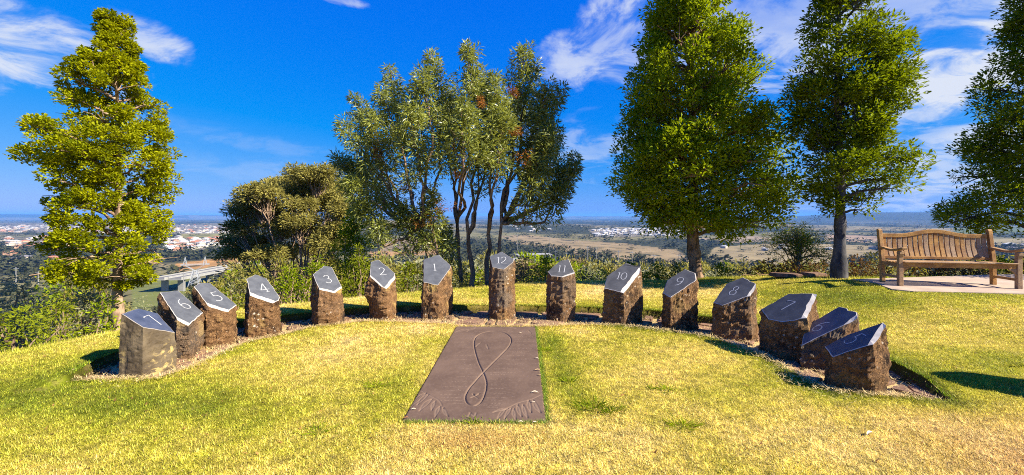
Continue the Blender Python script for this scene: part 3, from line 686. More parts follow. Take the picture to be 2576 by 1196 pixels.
def wood(name, c1, c2, c3):
    m, t = mat(name); oi = t.new('ShaderNodeObjectInfo').outputs['Random']
    o = coords(t); mp = t.new('ShaderNodeMapping', ins={'Vector': t.vmath('ADD', o, t.new('ShaderNodeCombineXYZ', ins={0: t.math('MULTIPLY', oi, 31.0), 1: oi, 2: oi}).outputs[0]), 'Scale': (1, 1, 1)})
    tex = t.new('ShaderNodeTexNoise', ins={'Scale': 5.0, 'Detail': 6.0, 'Roughness': .65}); mp2 = t.new('ShaderNodeAttribute', attribute_name='tint').outputs['Fac']
    t.l.new(mp.outputs[0], tex.inputs['Vector']); n = tex.outputs['Fac']; n2_ = t.noise(mp.outputs[0], 45, 5, .7)
    c = t.mix(t.ramp(n, .38, .62), c1, c2); c = t.mix(t.math('MULTIPLY', t.ramp(oi, .2, .8), .55), c, c3); c = t.mix(t.ramp(n2_, .3, .55, .55, 0), c, (.07, .035, .02))
    b = pbsdf(t, c, .7, .25, n2_, .6, .004); t.l.new(b.outputs[0], t.out.inputs[0]); return m
M['teak'] = wood('weathered_teak', (.26, .125, .040), (.46, .245, .070), (.30, .235, .18))
def bevel(o, w_=.006):
    md = o.modifiers.new('edge', 'BEVEL'); md.width = w_; md.segments = 2; md.limit_method = 'ANGLE'; return o
fl = np.array(G(2261, 721, PH)); fr = np.array(G(2566, 729, PH)); BW = 1.86
ex = (fr-fl)/np.linalg.norm(fr-fl); ang = math.atan2(ex[1], ex[0]); mid = (fl+fr)/2
bench = empty('garden_bench', (mid[0], mid[1], PH+.012), ang)
tag(bench, 'weathered teak garden bench with a curved slatted back on the paved pad', 'bench')
hw = BW/2; HB = .99
def poly_prism(name, pts, ax, th_, parent, mt, bw=.005):
    """outline in two axes, thickness along the third: ax 'x' (pts are y,z) or 'y' (pts are x,z)"""
    n = len(pts); o = []
    for s in (-th_/2, th_/2):
        for a, b_ in pts: o.append((s, a, b_) if ax == 'x' else (a, s, b_))
    Fs = [list(range(n))[::-1], list(range(n, 2*n))]+[[i, (i+1) % n, n+(i+1) % n, n+i] for i in range(n)]
    me = bpy.data.meshes.new(name); me.from_pydata(o, [], Fs); me.materials.append(mt); me.update()
    ob = obj(name, me, parent); bevel(ob, bw); return ob
for sx in (-1, 1):
    lg = poly_prism('leg', [(-.035, 0), (.035, 0), (.035, .60), (.02, .63), (-.045, .63), (-.05, .58), (-.028, .52), (-.03, .45)], 'x', .07, bench, M['teak']); lg.location = (sx*(hw-.035), .0, 0)
    rl = poly_prism('leg', [(.44, 0), (.51, 0), (.52, .42), (.60, HB+.01), (.58, HB+.03), (.55, HB+.03), (.53, HB), (.45, .45)], 'x', .065, bench, M['teak']); rl.location = (sx*(hw-.035), 0, 0)
    n_ = 14; tp = []; bt = []
    for i in range(n_+1):
        s = i/n_; yy = -.12+s*.63; zc = .655+.018*math.cos(s*2*math.pi)+(.012 if s < .1 else 0); tp.append((yy, zc+.018)); bt.append((yy, zc-.022))
    arm = poly_prism('armrest', tp+bt[::-1], 'x', .085, bench, M['teak'], .008); arm.location = (sx*(hw-.035), 0, 0)
    st = poly_prism('stretcher', [(.03, .13), (.45, .13), (.45, .175), (.03, .175)], 'x', .028, bench, M['teak']); st.location = (sx*(hw-.035), 0, 0)
    sr = poly_prism('side_rail', [(.03, .34), (.46, .33), (.46, .405), (.03, .41)], 'x', .03, bench, M['teak']); sr.location = (sx*(hw-.035), 0, 0)
    br = poly_prism('corner_brace', [(0, .34), (-sx*.12, .34), (-sx*.10, .325), (-sx*.03, .28), (0, .22)], 'y', .028, bench, M['teak'], .003); br.location = (sx*(hw-.07), 0, 0)
bx = lambda nm, c, s, bw=.005: bevel((lambda g: (g.box((0, 0, 0), s), g.build(nm, M['teak'], bench, loc=c))[1])(Geo()), bw)
bx('front_rail', (0, .0, .385), (BW-.15, .032, .085)); bx('rear_rail', (0, .47, .385), (BW-.15, .032, .08))
for i in range(6):
    yy = -.025+i*.083; bx('seat_slat', (0, yy, .437-.012*math.sin(i/5*math.pi)+(-.004*i)), (BW-.02 if 0 < i < 5 else BW-.15, .066, .020))
    if 0 < i < 5: pass
def rail_z(x): return .885+.085*(.5+.5*math.cos(min(1, abs(x)/(hw*.62))*math.pi))
n_ = 30; xsn = [-(hw-.07)+(BW-.14)*i/n_ for i in range(n_+1)]
tr2 = poly_prism('top_rail', [(a, rail_z(a)+.042) for a in xsn]+[(a, rail_z(a)-.030) for a in xsn[::-1]], 'y', .038, bench, M['teak']); tr2.location = (0, .565, 0)
bx('lower_back_rail', (0, .50, .475), (BW-.14, .034, .05))
ns = 20
for i in range(ns):
    xx = -(hw-.115)+(BW-.23)*i/(ns-1); zt = rail_z(xx)-.02; n_ = 8; A_ = []; B_ = []
    for k in range(n_+1):
        s = k/n_; zz_ = .48+(zt-.48)*s; yy = .495+.075*s+.022*math.sin(s*math.pi); A_.append((yy-.012, zz_)); B_.append((yy+.012, zz_))
    sl_ = poly_prism('back_slat', A_+B_[::-1], 'x', .066, bench, M['teak'], .002); sl_.location = (xx, 0, 0)
# flat stones lying on the crest of the lawn
for k, (pa, pb, py) in enumerate([(1948, 2020, 701.5), (2030, 2080, 703)]):
    x0, y0 = G(pa, py, .22); x1, y1 = G(pb, py, .22); g = Geo(); g.box((0, 0, 0), (x1-x0, .3, .08), taper=.9)
    o = g.build('flat_rock', M['paving'], loc=((x0+x1)/2, y0+.1, g1((x0+x1)/2, y0)+.05)); bevel(o, .02); o.rotation_euler = (0, .02, .1*k)
    tag(o, ['longer pale flat rock lying on the crest of the lawn', 'shorter pale flat rock lying beside the tall dark trunk'][k], 'rock')
# ------------------------------------------------------------------ leaves, crowns, trees
def unit(v): return v/(np.linalg.norm(v, axis=-1, keepdims=True)+1e-9)
def leaf_quads(C, D, L, W, r, droop=0.0, up=0.5):
    """C base points, D directions -> one folded quad per leaf"""
    n = len(C); a = unit(D+r.normal(0, .25, (n, 3))); a[:, 2] -= droop; a = unit(a)
    nn = r.normal(0, 1, (n, 3)); nn[:, 2] = np.abs(nn[:, 2])+up*2; s = unit(np.cross(a, nn)); nn = np.cross(s, a)
    L = (L*r.uniform(.65, 1.25, n))[:, None]; W = (W*r.uniform(.7, 1.2, n))[:, None]
    mid = C+a*L*.5+nn*L*.07
    V = np.stack([C, mid+s*W*.5, C+a*L-nn*L*.05, mid-s*W*.5], 1).reshape(-1, 3)
    return V, np.arange(4*n).reshape(n, 4)
def clump_leaves(cens, rads, per, L, W, r, droop=0.0, up=.5, flat=.75, shell=.55, outward=None, spike=.6, ring=None, wild=.0):
    """tufts of leaves: cens (m,3), rads (m,)"""
    m = len(cens); idx = np.repeat(np.arange(m), per); n = len(idx)
    d_ = unit(r.normal(0, 1, (n, 3))); rad = rads[idx]*(shell+(1-shell)*r.random(n)**.6)*np.where(r.random(n) < .12, 1.22, 1)
    off = d_*rad[:, None]; off[:, 2] *= flat; C = cens[idx]+off
    D = d_.copy(); D[:, 2] = D[:, 2]*.6+spike*.4
    if outward is not None: D += outward[idx]*.25
    if wild: D += r.normal(0, wild, (n, 3))
    V, Fq = leaf_quads(C, D, L, W, r, droop, up)
    tn = np.clip(r.normal(.5, .13, n)+r.normal(0, .13, m)[idx], 0, 1); return V, Fq, tn

def prof_env(profile, cx_px, y0):
    """silhouette rows (py, left, right) -> function height -> (left reach, right reach)"""
    A_ = np.array(profile, float); z = CAMH-(A_[:, 0]-HY)/F*y0; l = (cx_px-A_[:, 1])/F*y0; rr_ = (A_[:, 2]-cx_px)/F*y0
    o = np.argsort(z); z, l, rr_ = z[o], l[o], rr_[o]
    return (lambda h: (np.interp(h, z, l), np.interp(h, z, rr_))), z[0], z[-1]

def curve_pts(a, b, sag, n=6, wob=.05, r=rng):
    a = np.array(a, float); b = np.array(b, float); t = np.linspace(0, 1, n)[:, None]; L = np.linalg.norm(b-a)
    p = a+(b-a)*t; p[:, 2] += (np.sin(t[:, 0]*np.pi)*sag*L); p[1:-1] += r.normal(0, wob*L*.3, (n-2, 3)); return p

def cone_tree(name, label, base, profile, cx_px, y0, seed, n_cl, per, crad, L, W, leaf, bark, trunk_r, group=None, droop=.0, gaps=.12, skirt=True, cut_right=None, core=.35):
    r = np.random.default_rng(seed); env, z0, z1 = prof_env(profile, cx_px, y0)
    phi_ = math.atan((cx_px-CX)/F); cph, sph = math.cos(phi_), math.sin(phi_); env0 = env; env = lambda h: tuple(q*cph for q in env0(h))   # reach across the line of sight
    lat = lambda a, b_: np.array([a*cph+b_*sph, -a*sph+b_*cph, 0])
    root = empty(name, (base[0], base[1], base[2])); tag(root, label, 'tree', group)
    B = np.array(base); axis = lambda z: np.array([(cx_px-CX)/F*y0, y0, 0])*np.array([1, 1, 0])+np.array([0, 0, z])
    # trunk
    zz_ = np.linspace(base[2]-.3, z1-.1, 16); tt = (zz_-base[2])/(z1-base[2]); tp = []
    for k, z in enumerate(zz_):
        s = min(1, max(0, (z-base[2])/(max(.8, z0-base[2]))))
        a = axis(z); x_ = B[0]*(1-s)+a[0]*s; y_ = B[1]*(1-s)+a[1]*s
        tp.append([x_+math.sin(z*1.3+seed)*.02*(1+trunk_r*3), y_+math.cos(z*1.1)*.02, z])
    tp = np.array(tp); tr = trunk_r*(1-.9*np.clip(tt, 0, 1)**.85)*np.where(tt < .03, 1.35, 1)
    g = Geo(); P = tp-B; fine = np.linspace(0, 15, 60); P = np.stack([np.interp(fine, np.arange(16), P[:, q]) for q in range(3)], 1); tr_f = np.interp(fine, np.arange(16), tr)
    tr_f = tr_f*(1+.07*np.sin(fine*5)+.05*r.normal(size=60))
    g.tube(P, tr_f, 12); g.build('trunk', M[bark], root, smooth=True)
    # clumps near the outside of the crown, a few inside
    cens = []; outw = []; k = 0
    ga = r.random()*6.28
    clus = []          # boughs: main limbs carry several clumps
    nb = max(18, n_cl//7)
    for q in range(nb):
        h = z0+(z1-z0)*((q+.3*r.random())/nb); th = q*2.399+ga+r.normal(0, .25)
        clus.append((h, th, r.uniform(.86, 1.08)))
    gl = Geo()
    for (h, th, ext) in clus:
        l, rr_ = env(h); c_, s_ = math.cos(th), math.sin(th)
        reach = (rr_ if c_ > 0 else l)*c_*c_+(.5*(l+rr_))*s_*s_; reach = max(.10, reach*ext)
        tip = axis(h)+lat(c_*reach, s_*reach*.95); tip_in = tip-lat(c_, s_)*min(reach*.5, crad*.9)
        rise_ = reach*(.35 if h > z0+(z1-z0)*.25 else .12); st = axis(h-rise_); hh = min(max(st[2], base[2]+.5*(z0-base[2])), h)
        fz = np.interp(hh, tp[:, 2], np.arange(16)); st = np.array([np.interp(fz, np.arange(16), tp[:, q]) for q in range(3)])
        pts = curve_pts(st, tip_in, .06, 7, .07, r); rad0 = max(.006, trunk_r*.30*min(1, reach/ max(.3, .5*(l+rr_))))
        gl.tube(pts-B, np.linspace(rad0, max(.003, rad0*.22), 7), 5)
        m_ = int(round(n_cl/nb*(.45+1.25*reach/max(.1, (max(env(z0+(z1-z0)*.35))))))); m_ = min(max(m_, 5), 20)
        for w_ in range(m_):
            s = r.uniform(core, 1.04)**.7; a2 = th+r.normal(0, .38)*(1.2-s*.5); c2, s2 = math.cos(a2), math.sin(a2)
            hh2 = h+r.normal(0, .30)*crad*1.9+ (s-.7)*crad*.6
            hh2 = min(max(hh2, z0-.05), z1); l2, r2 = env(hh2); re = ((r2 if c2 > 0 else l2)*c2*c2+.5*(l2+r2)*s2*s2); re = max(.02, re-crad*.62)*s
            p_ = axis(hh2)+lat(c2*re, s2*re*.9); cens.append(p_); outw.append([*lat(c2*.8, s2*.8)[:2], .25])
            if w_ % 2 == 0: gl.tube(curve_pts(pts[4], p_, .05, 4, .1, r)-B, np.linspace(rad0*.35, .0025, 4), 4)
    gl.build('limbs', M[bark], root, smooth=True)
    cens = np.array(cens); outw = np.array(outw); rads = crad*r.uniform(.55, 1.12, len(cens))
    tz = (cens[:, 2]-z0)/(z1-z0); rads *= np.where(tz > .8, .8, 1)
    # leave some holes
    keepm = fbm(cens*(1.1/crad*.35)+seed, 2, seed) > gaps*1.0+.18+.10*np.clip((.22-tz)/.22, 0, 1); cens, outw, rads = cens[keepm], outw[keepm], rads[keepm]
    V, Fq, tn = clump_leaves(cens, rads, per, L, W, r, droop, .5, .80, .40, outw, wild=.45)
    cr = obj('crown', fmesh('crown', V-B, Fq, M[leaf], tint=tn), root); tag(cr, kind='stuff')
    return root

# --- the small golden green tree on the left
PL = [(50, 232, 342), (75, 236, 345), (105, 232, 350), (150, 185, 375), (200, 135, 400), (250, 128, 432), (300, 108, 448), (350, 68, 472), (380, 46, 484), (400, 46, 474), (450, 86, 462), (500, 98, 470), (545, 105, 462),
      (590, 96, 430), (625, 70, 460), (655, 42, 490), (690, 60, 468), (712, 190, 400)]
tb = G(304, 826, -.02)
def tb3(px, y0, dz=0.0):
    xx = (px-CX)/F*y0; return (xx, y0, g1(xx, y0)+dz)
cone_tree('young_tree', 'young golden green tree rising behind the left tip of the arc of stones', tb3(302, 7.0), PL, 296, 7.0, 11, 480, 150, .135, .052, .034, 'leaf_gold', 'bark_light', .092, core=.2, gaps=.26)
# --- tall dark green trees on the right
GT = 'tall dark green trees along the crest'
P3_ = [(-175, 1715, 1760), (-120, 1690, 1800), (-60, 1650, 1825), (0, 1618, 1850), (60, 1600, 1872), (120, 1588, 1902), (200, 1568, 1938), (270, 1550, 1928), (330, 1543, 1962), (400, 1514, 1998), (450, 1508, 2012), (490, 1528, 2004), (530, 1560, 1990), (560, 1590, 1965), (580, 1700, 1950)]
cone_tree('tall_tree', 'broad dark green cone shaped tree on the crest behind the posts numbered 10 and 9', tb3(1757, 11.0), P3_, 1742, 11.0, 23, 760, 104, .33, .110, .050, 'leaf_green', 'bark_dark', .17, GT, core=.3, gaps=.15)
P4_ = [(-160, 2095, 2125), (-100, 2060, 2170), (-40, 2040, 2215), (20, 2025, 2248), (80, 2012, 2268), (140, 1985, 2292), (200, 1958, 2322), (240, 1955, 2318), (280, 1952, 2290), (315, 1962, 2255), (350, 1985, 2262), (400, 1982, 2315), (440, 1988, 2326), (480, 2005, 2290), (510, 2040, 2250), (540, 2060, 2200)]
cone_tree('tall_tree', 'slimmer dark green tree with a smooth grey trunk between the broad tree and the bench', tb3(2113, 9.0), P4_, 2110, 9.0, 37, 520, 104, .27, .092, .042, 'leaf_deep', 'bark_grey', .125, GT, core=.3, gaps=.27)
P5_ = [(-200, 2600, 2700), (-100, 2540, 2780), (0, 2500, 2830), (60, 2492, 2850), (110, 2485, 2870), (160, 2450, 2890), (210, 2408, 2910), (260, 2388, 2920), (320, 2366, 2930), (380, 2342, 2950), (440, 2318, 2960), (500, 2300, 2960), (530, 2260, 2970), (555, 2250, 2960), (575, 2380, 2900)]
cone_tree('tall_tree', 'dark tree leaning into view above the bench, its trunk outside the picture', tb3(2655, 9.6), P5_, 2655, 9.6, 41, 600, 96, .31, .100, .042, 'leaf_deep', 'bark_grey', .17, GT, core=.3, gaps=.20)

# --- many stemmed wattle in the middle
def wattle():
    r = np.random.default_rng(51); y0 = 12.3
    base = tb3(1215, y0); B = np.array(base); root = empty('wattle_tree', base); tag(root, 'wide many stemmed wattle tree with rusty seed clusters behind the 1 and 12 posts', 'tree')
    # lobes of foliage: px, top, bottom, half width, depth offset
    LB = [(893, 235, 430, 36, .5), (935, 270, 520, 48, -.5), (985, 168, 480, 42, .8), (1030, 260, 470, 46, -1.2), (1085, 122, 430, 42, .2), (1120, 240, 440, 55, 1.4), (1180, 100, 330, 42, -.2), (1160, 260, 430, 60, -1.6), (1230, 175, 430, 45, .9),
          (1265, 260, 450, 52, -1.0), (1318, 108, 400, 38, .1), (1300, 230, 440, 60, 1.5), (1372, 200, 450, 42, -.4), (1395, 330, 520, 45, .8), (1438, 385, 500, 34, -.2), (860, 390, 470, 34, .3), (915, 400, 540, 44, 1.0), (1350, 400, 560, 46, -1.0),
          (1010, 500, 640, 40, -.6), (1205, 330, 490, 48, 0), (1132, 215, 430, 34, .5), (1250, 200, 430, 34, -.4), (1040, 215, 420, 30, .4), (1358, 250, 450, 32, .6), (1075, 480, 640, 42, -.8), (905, 500, 620, 44, -.9), (1120, 560, 660, 30, .4), (1345, 150, 300, 24, .5), (1060, 180, 330, 30, -.5), (1205, 190, 320, 34, .6), (955, 215, 360, 30, -.2), (872, 300, 430, 36, -.6), (850, 385, 500, 30, .6), (880, 440, 560, 40, -.8), (1405, 215, 400, 36, .2), (1380, 300, 480, 40, -.8), (1452, 400, 500, 28, .5), (1420, 440, 560, 34, -.4)]
    cens = []; rads = []; g = Geo()
    stems = [(1118, 660), (1172, 690), (1200, 705), (1226, 705), (1240, 690)]
    fork = {}
    for k, (px, py) in enumerate(stems): fork[k] = (np.array(at(px, 720, y0+[-.4, .6, 0, .3, -.3][k])), np.array(at([1060, 1150, 1178, 1228, 1262][k], [575, 560, 590, 590, 560][k], y0+[-.5, .7, 0, .2, -.3][k])))
    tg = Geo()
    for k in fork:
        a, b_ = fork[k]; a = np.array([a[0], a[1], g1(a[0], a[1])-.3]); pts = curve_pts(a, b_, 0, 8, .03, r); st = Geo(); st.tube(pts-B, np.linspace(.090, .050, 8)*[.8, .85, 1.1, 1.15, .8][k], 9); st.build('trunk', M['bark_acacia'], root, smooth=True)
    for (px, t_, b_, hw_, dy) in LB:
        y_ = y0+dy; n_ = int(8+(b_-t_)*hw_/470); top = np.array(at(px, t_+14, y_)); bot = np.array(at(px+(1190-px)*.22, b_, y_))
        k = min(fork, key=lambda q: abs(stems[q][0]-(px*.45+1190*.55))); f_ = fork[k][1]
        pts = np.vstack([curve_pts(f_, bot, -.03, 7, .08, r)[:-1], curve_pts(bot, top, 0, 8, .03, r)]); g.tube(pts-B, np.linspace(.055, .006, len(pts)), 6)
        for q in range(n_):
            s = ((q+r.random())/n_)**.72; wd = .92*hw_/F*y_*(.30+.9*math.sin(min(1, (1-s)*1.25+.08)*math.pi*.62))
            c = bot+(top-bot)*s; th = r.random()*6.28; rr_ = wd*r.uniform(.15, .95); p_ = c+np.array([math.cos(th)*rr_, math.sin(th)*rr_, r.normal(0, .08)])
            cens.append(p_); rads.append(r.uniform(.15, .30)*(1.1-.35*s))
            if r.random() < .7: g.tube(curve_pts(c-np.array([0, 0, wd*.7]), p_, 0, 4, .1, r)-B, np.linspace(.014, .003, 4), 4)
    g.build('branches', M['bark_acacia'], root, smooth=True)
    cens = np.array(cens); rads = np.array(rads)
    V, Fq, tn = clump_leaves(cens, rads, 70, .170, .036, r, .25, .2, 1.05, .25, None, .5, wild=.3)
    tag(obj('crown', fmesh('crown', V-B, Fq, M['leaf_acacia'], tint=tn), root), kind='stuff')
    for (px, py, s, dy) in [(940, 385, 18, -1.2), (1145, 378, 16, -1.9), (1330, 395, 20, -1.7), (1208, 262, 12, -1.5), (1288, 228, 12, -1.4), (1110, 522, 22, -1.4), (1062, 560, 18, -1.3), (1150, 440, 12, -1.8), (1018, 470, 10, -1.4), (1300, 330, 10, -1.8)]:
        c = np.array([at(px, py, y0+dy*.7)]); q = c+r.normal(0, s/F*y0*.5, (7, 3)); V, Fq, tn = clump_leaves(q, np.full(7, s/F*y0*.45), 26, .09, .018, r, .3, .1, 1, .1)
        obj('seed_cluster', fmesh('seed_cluster', V-B, Fq, M['leaf_rust'], tint=tn), root)['kind'] = 'stuff'
wattle()

# --- spreading gum with many bare stems
def gum(name, label, group, base_px, y0, tops, leafm, seed, L, W, per, crad, barkm='bark_light', fill=2):
    r = np.random.default_rng(seed); base = tb3(base_px, y0); B = np.array(base); root = empty(name, base); tag(root, label, 'tree', group)
    g = Geo(); tg = Geo(); z_f = base[2]+.35
    tg.tube(np.array([[0, 0, -.3], [0, 0, .5]]), [.20, .16], 9); tg.build('trunk', M[barkm], root, smooth=True)
    cens = []; rads = []
    for (px, py, hw_, hh) in tops:
        y_ = y0+r.uniform(-1.8, 1.8); c = np.array(at(px, py, y_)); 
        mid = np.array(at(base_px+(px-base_px)*.72, py+hh+70, y_)); pts = np.vstack([curve_pts(B+[0, 0, .3], mid, .04, 8, .06, r)[:-1], curve_pts(mid, c, 0, 5, .08, r)]); g.tube(pts-B, np.linspace(.055, .012, len(pts)), 6)
        for q in range(int(fill*hw_*hh/130)+3):
            a_, b_ = r.uniform(-1, 1), r.uniform(-1, 1); p_ = c+np.array([a_*hw_/F*y_, r.uniform(-1, 1)*hw_/F*y_, (math.sqrt(max(0, 1-a_*a_*.8))*r.uniform(-.5, .9))*hh/F*y_]); cens.append(p_); rads.append(crad*r.uniform(.5, 1.1))
            if q % 2: g.tube(curve_pts(pts[-4], p_, .0, 5, .1, r)-B, np.linspace(.026, .006, 5), 4)
    g.build('limbs', M[barkm], root, smooth=True); cens = np.array(cens); rads = np.array(rads)
    V, Fq, tn = clump_leaves(cens, rads, per, L, W, r, .25, .3, .62, .4)
    tag(obj('crown', fmesh('crown', V-B, Fq, M[leafm], tint=tn), root), kind='stuff')
gum('gum_tree', 'brown green spreading gum tree with bare pale stems, between the golden tree and the wattle', None, 745, 20, [(615, 530, 34, 24), (655, 490, 34, 24), (690, 475, 36, 24), (730, 466, 36, 24), (772, 440, 36, 24), (812, 440, 34, 22), (845, 466, 30, 24), (640, 560, 38, 18), (700, 545, 30, 16),
     (760, 520, 34, 20), (820, 520, 34, 22), (860, 530, 26, 30), (600, 575, 24, 16), (735, 585, 34, 20), (800, 590, 30, 20), (660, 610, 40, 20), (600, 640, 44, 22), (855, 580, 26, 24), (640, 500, 30, 20), (672, 520, 34, 20), (790, 480, 34, 24), (750, 490, 30, 20), (840, 500, 30, 24), (700, 575, 36, 18), (760, 560, 36, 20), (830, 610, 34, 20), (690, 640, 44, 20), (770, 630, 40, 20), (590, 610, 30, 18)], 'leaf_gum', 61, .17, .055, 62, .35, fill=6)

# --- shrubs
SHRUB_N = [0]
def shrub(name, label, px, py_top, hw_px, y0, leafm, L=.075, W=.028, dens=1.0, group=None, cat='shrub', stems=True, flat=.75, stemm='bark_acacia', tall=None, rag=.35, dep=None):
    SHRUB_N[0] += 1; r = np.random.default_rng(900+SHRUB_N[0])
    base = tb3(px, y0); B = np.array(base); top = CAMH-(py_top-HY)/F*y0; H_ = top-base[2]; rx = hw_px/F*y0; ry = dep or max(.5, rx*.8)
    if H_ < .25: return
    root = empty(name, base); tag(root, label, cat, group)
    vis = max(0.0, H_-3.6)                       # foliage down to what can be seen
    rm_ = float(np.clip(min(rx, H_)*.26, .12, .42)); n = int(dens*np.clip(1.25*rx*(H_-vis)/rm_**2, 26, 120)); a = r.random(n)*6.28; s = r.random(n)**.5; t = r.random(n)**.8
    bulge = np.sin(np.clip(.16+.84*t, 0, 1)*np.pi)**.55
    c = np.stack([np.cos(a)*s*rx*bulge, np.sin(a)*s*ry*bulge, vis+(H_-vis)*(.04+.92*t)*(1-.16*s+rag*.25*r.normal(0, .5, n))], 1)
    rad = np.clip(min(rx, H_)*.26, .12, .42)*r.uniform(.6, 1.2, n)
    L *= 1.15; W *= 1.25; per = int(np.clip(30/(L/.085)**1.1*(rad.mean()/.22)**1.6, 18, 70)); V, Fq, tn = clump_leaves(c, rad, per, L, W, r, .05, .4, flat, .35, None, .8)
    tag(obj('crown', fmesh('crown', V, Fq, M[leafm], tint=tn), root), kind='stuff')
    if stems:
        g = Geo()
        for q in range(0, n, 4): g.tube(curve_pts([r.normal(0, .08), r.normal(0, .08), -.15], c[q], .03, 6, .08, r), np.linspace(.022, .005, 6), 4)
        g.build('stems', M[stemm], root)
    return root
GS = 'shrubs on the slope below the lawn'
# under the golden tree, far left
for a in [('shrub', 'yellow flowered bush at the left edge of the picture', 40, 762, 95, 5.5, 'leaf_bright', .055, .022, 1.5), ('shrub', 'yellow green bush below the golden tree, next to the smooth 7 post', 150, 752, 70, 6.3, 'leaf_bright', .055, .020, 1.6),
          ('shrub', 'grey green bush behind the yellow bushes at the left edge', 50, 672, 110, 7.6, 'leaf_grey', .06, .02, 2.0), ('shrub', 'grey leaved bush behind the trunk of the golden tree', 215, 712, 60, 7.0, 'leaf_grey', .06, .022, 1.6),
          ('shrub', 'dark olive bush left of the golden tree trunk', 170, 662, 70, 10, 'leaf_olive', .08, .03), ('shrub', 'low dark green bush around the foot of the golden tree', 262, 742, 50, 6.7, 'leaf_green', .06, .024),
          ('shrub', 'pale flowering bush right of the golden tree trunk', 355, 738, 42, 8.6, 'leaf_grey', .05, .02), ('shrub', 'small green bush behind the rough 6 post', 330, 770, 36, 7.6, 'leaf_olive', .05, .02),
          ('shrub', 'tall olive tree top left of the golden tree trunk', 250, 640, 55, 14, 'leaf_olive', .09, .03)]:
    shrub(*a)
# between the golden tree and the wattle
for a in [('shrub', 'olive bush behind the rough 5 post', 540, 700, 45, 9.6, 'leaf_olive'), ('shrub', 'bright little bush right behind the rough 5 post', 580, 705, 26, 9.5, 'leaf_bright', .05, .02), ('shrub', 'brown olive bush left below the gum tree', 600, 632, 60, 12, 'leaf_gum', .08, .03),
          ('shrub', 'olive bush right behind the 4 post', 650, 655, 56, 10.2, 'leaf_olive'), ('shrub', 'deep green bush between the 4 and 3 posts', 730, 650, 40, 10.0, 'leaf_green'), ('shrub', 'olive bush in front of the gum tree stems', 700, 612, 64, 11.4, 'leaf_olive', .08, .03),
          ('shrub', 'dark green bush behind the 3 post', 800, 628, 44, 10.2, 'leaf_green'), ('shrub', 'olive bush above the 3 post', 836, 596, 54, 11.6, 'leaf_olive', .08, .03), ('shrub', 'bright yellow green bush behind the 2 post', 902, 604, 42, 10.4, 'leaf_bright', .07, .024),
          ('shrub', 'low bright bush between the 3 and 2 posts', 872, 690, 36, 10.2, 'leaf_bright', .06, .022), ('shrub', 'dark drooping tree top left of the wattle', 890, 500, 50, 13.6, 'leaf_green', .15, .034, 1.6), ('shrub', 'brown bush between the 2 and 1 posts', 985, 655, 44, 11.5, 'leaf_gum'),
          ('shrub', 'bright green bush left of the 1 post', 1030, 640, 36, 11.8, 'leaf_bright', .065, .022), ('shrub', 'olive bush behind the 1 post', 1090, 640, 40, 12.5, 'leaf_olive'), ('shrub', 'tangle of olive scrub between the wattle stems', 1160, 655, 46, 13.6, 'leaf_gum'),
          ('shrub', 'low scrub at the foot of the wattle', 1150, 700, 50, 11.3, 'leaf_olive', .06, .022), ('shrub', 'dry scrub right of the wattle stems', 1275, 640, 45, 14.5, 'leaf_tan')]:
    shrub(*a)
# along the crest to the right
lab = {'leaf_tan': 'dry tan shrub', 'leaf_olive': 'olive shrub', 'leaf_deep': 'dark green shrub', 'leaf_brown': 'dark brown shrub', 'leaf_bright': 'bright green shrub', 'leaf_gum': 'brown green shrub'}
where = ['behind the 12 post', 'between the 12 and 11 posts', 'behind the 11 post', 'just right of the 11 post', 'between the 11 and 10 posts', 'just left of the 10 post', 'behind the 10 post', 'left of the broad dark tree trunk', 'against the broad dark tree trunk', 'right of the broad dark tree trunk']
for i, a in enumerate([(1312, 655, 46, 13.0, 'leaf_tan'), (1342, 672, 36, 12.2, 'leaf_gum'), (1374, 634, 34, 11.9, 'leaf_bright'), (1432, 640, 40, 16, 'leaf_olive'), (1470, 668, 44, 13.2, 'leaf_tan'), (1520, 662, 42, 13.0, 'leaf_gum'),
                       (1585, 655, 46, 12.6, 'leaf_deep'), (1650, 655, 42, 12.4, 'leaf_deep'), (1706, 650, 34, 12.3, 'leaf_olive'), (1810, 660, 42, 12.2, 'leaf_deep')]):
    shrub('shrub', lab[a[4]]+' '+where[i], *a)
where = ['with bare twigs behind the 9 post', 'behind the flat rocks', 'below the wispy tree', 'left of the smooth grey trunk', 'right of the smooth grey trunk', 'at the left end of the bench', 'under the left half of the bench', 'behind the middle of the bench', 'under the right half of the bench', 'behind the right armrest of the bench', 'at the right edge of the picture']
for i, a in enumerate([(1868, 672, 44, 11.4, 'leaf_tan'), (1935, 655, 48, 10.8, 'leaf_brown'), (2000, 645, 48, 10.4, 'leaf_brown'), (2062, 655, 40, 10.0, 'leaf_brown'), (2155, 644, 40, 9.6, 'leaf_brown'), (2198, 634, 40, 9.75, 'leaf_gum'), (2265, 655, 52, 9.6, 'leaf_brown'),
                       (2345, 652, 52, 9.6, 'leaf_brown'), (2430, 655, 54, 9.7, 'leaf_brown'), (2520, 640, 52, 9.75, 'leaf_deep'), (2600, 640, 54, 9.8, 'leaf_brown')]):
    shrub('shrub', lab[a[4]]+' '+where[i], *a)
shrub('shrub', 'low rust brown bush seen under the bench seat', 2400, 676, 70, 9.42, 'leaf_rust', .05, .02, .8)
